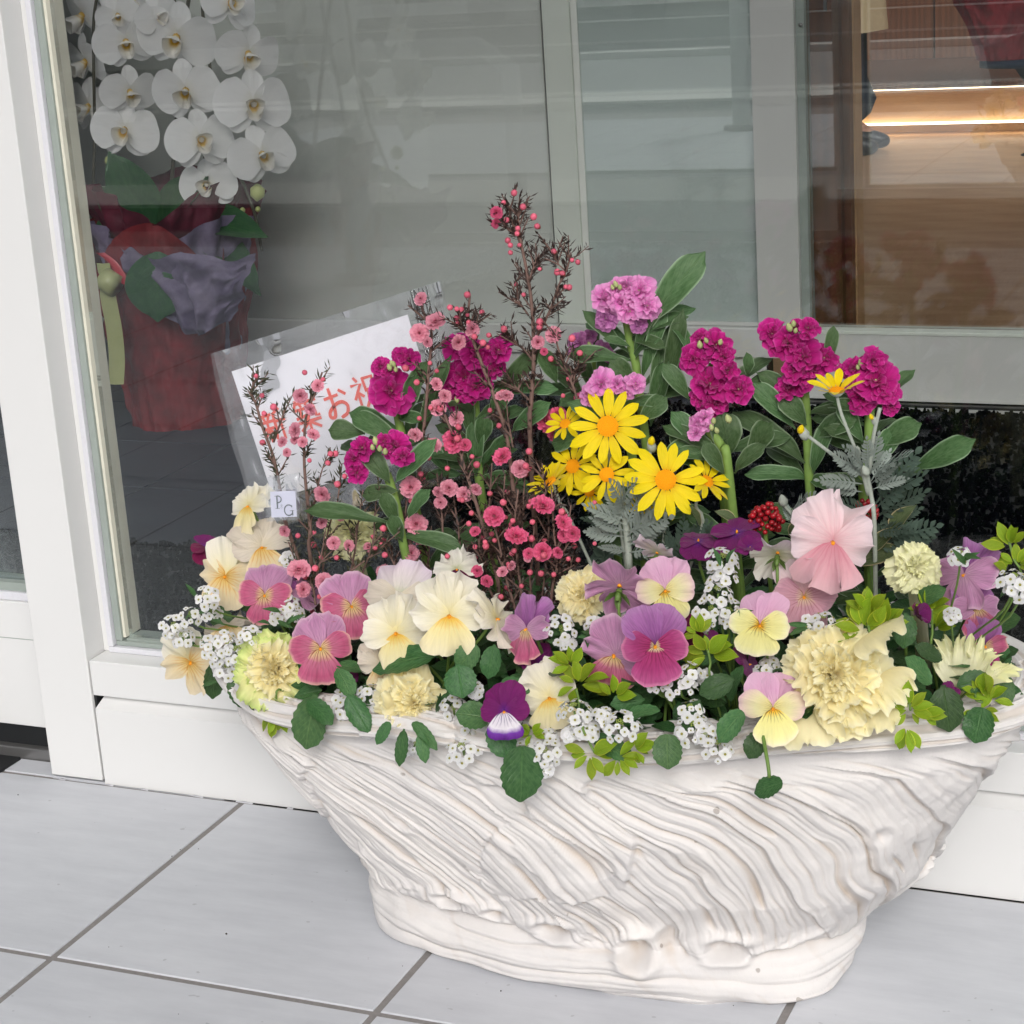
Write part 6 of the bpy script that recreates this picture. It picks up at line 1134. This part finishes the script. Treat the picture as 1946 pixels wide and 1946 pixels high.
# ------------------------------------------------------------------ orchid inside
oy = 1.40
orc = thing('orchid', (at(340, 760, oy).x, oy, 0), 'white moth orchid with drooping sprays in a red and lilac wrapped pot behind glass', 'orchid')
def orchid_flower(px, py, d, yaw=0, pitch=-5, roll=0, Y=None):
    Y = oy - .05 if Y is None else Y; P = at(px, py, Y); D = d * mpp(P); Mw = frame(P, facing(P, yaw, pitch), roll=R(roll), s=D)
    mb = MB(); 
    for s in (-1, 1): mb.add(*fan(.30, .26, 7, 5, .03, .5, -.3, .6, .4, 2, 0, seed=3), M=rotz(s * R(62)) @ rotx(R(48)))
    mb.add(*fan(.27, .24, 7, 5, .03, .3, -.2, .6, .4, 2, 0, seed=4), M=rotz(R(180)) @ rotx(R(35))); mb.add(*tube([(0, .03, 0), (0, .02, .08), (0, 0, .12)], [.05, .045, .02], 8))
    f = put('flower', mb.mesh('flower', M['orchid_lip']), orc, Mw)
    for (L, W_, a, z, nm) in ((.50, .70, 82, .012, 'petal'), (.50, .70, -82, .016, 'petal'), (.44, .34, 0, -.02, 'sepal'), (.44, .34, 135, -.03, 'sepal'), (.44, .34, -135, -.035, 'sepal')):
        m = cached(('orc', nm, a > 0), lambda: mk(nm, fan(L, W_, 13, 9, .02, .12, .10, .5, .5, 1.2, .0, seed=int(a + 200)), M['orchid'])); put(nm, m, f, Mw @ rotz(R(a)) @ T3(0, 0, z) @ rotx(R(rnd.uniform(-10, 4))))
for q in ((240, 82, 116, -8), (335, 74, 142, -4), (470, 104, 118, 28), (355, 175, 128, -8), (246, 176, 104, 20), (237, 250, 122, -5), (381, 268, 124, 6), (481, 200, 138, 8), (499, 296, 124, 14), (396, 352, 108, -12), (250, 2, 110, 0), (437, 8, 110, 18), (160, 30, 122, -55), (166, 118, 110, -58), (170, 205, 116, -50), (300, 30, 84, 10), (225, 30, 80, 0)): orchid_flower(q[0], q[1], q[2] * 1.05, q[3] + rnd.uniform(-14, 14), rnd.uniform(-26, 4), rnd.uniform(-22, 22), (oy - .05 if q[0] > 180 else oy + .03) + rnd.uniform(-.02, .02))
def ostem(pts, r=.0028):
    V, F, U = tube(poly([at(a, b, oy - .01) for a, b in pts], 5), r, 7); put('stem', mesh('stem', V, F, M['orchid_stem'], U), orc)
ostem([(390, -60), (385, 20), (395, 90), (405, 170), (425, 240), (445, 310), (465, 355), (485, 410), (498, 478)]); ostem([(200, -60), (180, 20), (178, 120), (180, 260), (175, 400)]); ostem([(330, -60), (335, 40), (350, 120), (375, 220), (392, 320)], .0022); ostem([(300, 760), (310, 560), (330, 300), (350, 60), (370, -60)], .0035)
for (a, b, d) in ((489, 367, 34), (490, 398, 12), (207, 306, 20), (461, 400, 12)):
    P = at(a, b, oy - .02); put('bud', mk('bud', tube([(0, 0, -1), (0, 0, -.5), (0, 0, .3), (0, 0, .9)], [.2, .8, .8, .1], 9), M['orchid_bud']), orc, frame(P, Vector((0, -.3, -1)), s=d / 2 * mpp(P)))
for a, b, w in (((300, 470), (350, 330), 110), ((290, 440), (215, 300), 90), ((350, 430), (492, 520), 78), ((280, 430), (190, 360), 80), ((350, 420), (480, 420), 70), ((260, 440), (180, 440), 80)):
    A_, B_ = at(*a, oy), at(*b, oy - .07); m = cached(('orl', w % 3), lambda: mk('leaf', strap(1, .5, 7, 14, .95, .6, .25, .22, fold=.18), M['orchid_leaf'])); put('leaf', m, orc, yframe(A_, B_, facing(A_, rnd.uniform(-20, 20), rnd.uniform(10, 40)), w * mpp(A_) / .5, (B_ - A_).length))
def wrap(name, cx, cy, rad, z0, z1, mat, par, flare=1.3, seed=0, point=0, pleat=.06, n=160, lobes=4, sharp=.35):
    a = np.linspace(0, 2 * np.pi, n, endpoint=False); v = np.linspace(0, 1, 40); Aa, Vv = np.meshgrid(a, v)
    r = rad * (.78 + (flare - .78) * Vv ** 1.4) * (1 + pleat * np.sin(Aa * 11 + 2 * np.sin(Aa * 3 + seed)) * (.4 + Vv) + .07 * vnoise(Aa * 3, Vv * 4, seed) + .05 * vnoise(Aa * 9, Vv * 9, seed + 3) + .03 * vnoise(Aa * 20, Vv * 20, seed + 5)); h = z0 + (z1 - z0) * Vv * (1 + sharp * Vv * np.abs(np.sin(Aa * lobes / 2 + seed)) ** 1.0 * point)
    V = np.stack([cx + r * np.cos(Aa), cy + r * np.sin(Aa), h], -1).reshape(-1, 3); put(name, mesh(name, V, grid_faces(n, 40, True), mat, uv=np.stack([Aa / 6.28, Vv], -1).reshape(-1, 2)), par)
ox = at(350, 700, oy).x
wrap('red_wrapping', ox, oy, .125, 0.0, .27, M['wrap_red'], orc, 1.12, 1, 1, .05); wrap('lilac_wrapping', ox + .01, oy, .118, .12, .30, M['wrap_pur'], orc, 1.18, 2, 1, .05, lobes=3); wrap('wine_wrapping', ox, oy + .03, .11, .18, .36, M['wrap_wine'], orc, 1.35, 5, 1, .06, lobes=3)
wrap('pot', ox, oy, .09, .0, .20, M['wrap_wine'], orc, 1.0, 3, 0, .01)
def flap(name, pts, mat, Y):   # sheet of paper hanging on the front of the wrapping
    mb = MB(); n = 24; L = [at(*p, Y) for p in pts]
    tl, tr, br, bl = L; V = []; UV = []
    for j in range(n + 1):
        for i in range(n + 1):
            u, v = i / n, j / n; p = tl.lerp(tr, u).lerp(bl.lerp(br, u), v); rr = math.sin(u * 3.14); k = (1 - abs(2 * u - 1) ** 2.4); p = tl.lerp(tr, .5).lerp(p, 1 - .0 * v) + (p - bl.lerp(br, .5).lerp(tl.lerp(tr, .5), 1 - v)) * (-.35 * v * v); p = p + Vector((0, -.03 * rr - .006 * math.sin(u * 19) * v, -(.03 * k * v))); p = p + Vector((.008 * float(vnoise(u * 5, v * 5, 3)), .016 * float(fbm(u * 4 + 2, v * 4, 3, 8)), .01 * float(vnoise(u * 6, v * 3, 7)))); V.append(p); UV.append((u, v))
    put(name, mesh(name, V, grid_faces(n + 1, n + 1), mat, UV), orc)
flap('lilac_wrapping', [(228, 470), (486, 490), (470, 600), (285, 590)], M['wrap_pur'], oy - .135)
flap('lilac_wrapping', [(330, 480), (470, 510), (440, 590), (350, 600)], M['wrap_pur'], oy - .145)
A_, B_ = at(300, 478, oy - .16), at(298, 612, oy - .185); put('leaf', cached(('orl', 2), lambda: mk('leaf', strap(1, .5, 7, 14, .95, .6, .25, .22, fold=.18), M['orchid_leaf'])), orc, yframe(A_, B_, facing(A_, 0, 25), 118 * mpp(A_) / .5, (B_ - A_).length))
def band(name, pts, w, mat, Y):
    P = poly([at(a, b, Y) for a, b in pts], 5); V = []; 
    for i, p in enumerate(P): V += [p + Vector((-w / 2, 0, 0)), p + Vector((0, -.004, 0)), p + Vector((w / 2, 0, 0))]
    put(name, mesh(name, V, grid_faces(3, len(P)), mat), orc)
band('ribbon', [(208, 520), (205, 560), (216, 620), (222, 680), (220, 730)], .032, M['ribbon'], oy - .17); band('ribbon', [(196, 500), (200, 520), (212, 530), (205, 545)], .026, M['ribbon'], oy - .175); band('ribbon', [(190, 480), (215, 500), (240, 540)], .018, M['ribbon_red'], oy - .17)
V, F, U = tube([at(196, 528, oy - .18), at(222, 545, oy - .18)], .02, 12); put('ribbon_loop', mesh('ribbon_loop', V, F, M['ribbon'], U), orc)

# second wrapped plant in the lobby, on a black stand
gx = at(1905, 60, 5.0); gp = thing('wrapped_plant', (gx.x, 5.0, at(1900, 112, 5.0).z), 'plant in dark teal and red wrapping paper at the back right of the lobby', 'wrapped plant')
bz = at(1900, 112, 5.0).z; wrap('red_wrapping', gx.x, 5.0, .10, bz, bz + .22, M['wrap_red'], gp, 1.7, 1, 1, .06); wrap('teal_wrapping', gx.x, 5.0, .12, bz + .12, bz + .34, flat_mat('dark_teal_paper', '23434A', .5), gp, 1.5, 4, 1, .05); wrap('pot', gx.x, 5.0, .08, bz + .003, bz + .18, M['wrap_wine'], gp, 1.0, 3, 0, .01)
for k in range(9):
    a = k * .7; A_ = Vector((gx.x, 5.0, bz + .28)); B_ = A_ + Vector((math.cos(a) * .16, math.sin(a) * .14, .16 + .05 * (k % 3))); vleaf(gp, A_, B_, .06, 'orchid_leaf', kind='narrow')
sd = thing('flower_stand', (gx.x + .06, 5.0, 0), 'dark pedestal under the wrapped plant at the right edge of the lobby', 'plant stand')
V, F, U = tube([(gx.x + .06, 5.0, bz - .022), (gx.x + .06, 5.0, bz - .002)], .13, 28); put('top', mesh('top', V, F, M['navy'], U), sd)
V, F, U = tube([(gx.x + .13, 5.0, bz - .02), (gx.x + .14, 5.0, bz - .1), (gx.x + .15, 5.0, .02), (gx.x + .15, 5.0, 0)], [.09, .05, .05, .09], 20); put('column', mesh('column', V, F, M['navy'], U), sd)

# person half hidden by the jamb
def skinned(name, verts, edges, radii, mat, parent, lv=2):
    me = bpy.data.meshes.new(name); me.from_pydata(verts, edges, []); o = bpy.data.objects.new(name, me); COL.objects.link(o); md = o.modifiers.new('skin', 'SKIN'); md.use_smooth_shade = True
    for i, r0 in enumerate(radii): me.skin_vertices[0].data[i].radius = r0 if isinstance(r0, tuple) else (r0, r0)
    me.skin_vertices[0].data[0].use_root = True; s_ = o.modifiers.new('sub', 'SUBSURF'); s_.levels = s_.render_levels = lv
    dg = bpy.context.evaluated_depsgraph_get(); m2 = bpy.data.meshes.new_from_object(o.evaluated_get(dg)); bpy.data.objects.remove(o); m2.materials.clear(); m2.materials.append(mat)
    m2.polygons.foreach_set('use_smooth', np.ones(len(m2.polygons), dtype=bool)); return m2
bx_, by_ = at(1588, 288, 5.13).x, 5.13
pe = thing('person', (bx_, by_, 0), 'person in a cream knee-length coat and dark navy trousers, half hidden by the wooden jamb', 'person'); Tm = Matrix.Translation((bx_, by_, 0))
v = [(0, 0, .92), (0, 0, 1.12), (0, 0, 1.33), (.0, 0, 1.43), (.02, 0, 1.52), (.03, 0, 1.60), (0, .09, .86), (.01, .09, .48), (0, .09, .10), (.12, .09, .035), (0, -.09, .86), (.03, -.09, .48), (.0, -.09, .10), (.12, -.09, .035), (0, .17, 1.36), (-.02, .24, 1.12), (.06, .24, .90), (0, -.17, 1.36), (-.01, -.24, 1.12), (.10, -.22, .92)]
e = [(0, 1), (1, 2), (2, 3), (3, 4), (4, 5), (0, 6), (6, 7), (7, 8), (8, 9), (0, 10), (10, 11), (11, 12), (12, 13), (2, 14), (14, 15), (15, 16), (2, 17), (17, 18), (18, 19)]
rr = [(.10, .15), (.085, .13), (.09, .15), .05, .08, .095, .075, .052, .035, .022, .075, .052, .035, .022, .05, .035, .024, .05, .035, .024]
put('body', skinned('body', v, e, rr, M['skin'], pe), pe, Tm)
def lathe(name, rings, mat, n=36, seed=0, fold=.05):
    a = np.linspace(0, 2 * np.pi, n, endpoint=False); V = []
    for (z, rx, ry, cx, cy) in rings: f = 1 + fold * np.sin(a * 6 + seed) * (1 if z < 1 else .4); V.append(np.stack([cx + rx * f * np.cos(a), cy + ry * f * np.sin(a), np.full(n, z)], -1))
    put(name, mesh(name, np.vstack(V), grid_faces(n, len(rings), True), mat), pe, Tm)
lathe('coat', [(.40, .17, .21, .0, 0), (.6, .155, .20, 0, 0), (.9, .14, .185, 0, 0), (1.12, .12, .165, 0, 0), (1.32, .12, .20, 0, 0), (1.41, .07, .10, 0, 0)], M['coat'])
for s in (-1, 1):
    lathe('trouser_leg', [(.075, .045, .055, .0, s * .09), (.12, .085, .09, .01, s * .09), (.17, .095, .095, .02, s * .09), (.24, .075, .09, .01, s * .09), (.5, .085, .095, 0, s * .09), (.88, .10, .11, 0, s * .08)], M['navy'], seed=s)
    put('shoe', skinned('shoe', [(-.05, s * .09, .04), (.03, s * .09, .045), (.12, s * .09, .03), (.17, s * .09, .025)], [(0, 1), (1, 2), (2, 3)], [.036, .04, .034, .02], M['shoe'], pe), pe, Tm)
    lathe('sleeve', [(.93, .045, .045, .07, s * .225), (1.12, .05, .05, -.015, s * .24), (1.37, .065, .06, 0, s * .18)], M['coat'], seed=2)
    for k in range(5):
        hb = Vector((.07 + .0, s * .225, .90)); dx = (k - 2) * .016; pts = [hb + Vector((dx, 0, 0)), hb + Vector((dx * 1.3 + (.02 if k == 0 else 0), -.005 * s, -.045 if k else -.03)), hb + Vector((dx * 1.2 + .01, -.012 * s, -.085 + (.012 * abs(k - 2)) if k else -.05))]; V, F, U = tube(pts, [.010, .0085, .006], 7); put('finger', mesh('finger', V, F, M['skin'], U), pe, Tm)
hd = MB(); V, F, U = tube([(.03, 0, 1.49), (.035, 0, 1.53), (.035, 0, 1.60), (.025, 0, 1.68), (.01, 0, 1.73), (.0, 0, 1.745)], [.03, .075, .095, .092, .06, .01], 16); put('head', mesh('head', V, F, M['skin'], U), pe, Tm)
V, F, U = tube([(-.03, 0, 1.50), (-.03, 0, 1.58), (-.02, 0, 1.68), (0, 0, 1.75), (.01, 0, 1.77)], [.05, .085, .104, .075, .01], 16); put('hair', mesh('hair', V, F, M['hair'], U), pe, Tm)
V, F, U = tube([(.12, 0, 1.60), (.145, 0, 1.585), (.125, 0, 1.57)], [.006, .014, .008], 8); put('nose', mesh('nose', V, F, M['skin'], U), pe, Tm)
for s in (-1, 1): V, F, U = tube([(.118, s * .032, 1.61), (.126, s * .032, 1.61)], .009, 8); put('eye', mesh('eye', V, F, M['hair'], U), pe, Tm)
V, F, U = tube([(.118, -.022, 1.545), (.126, 0, 1.542), (.118, .022, 1.545)], .005, 6); put('mouth', mesh('mouth', V, F, M['wrap_wine'], U), pe, Tm)
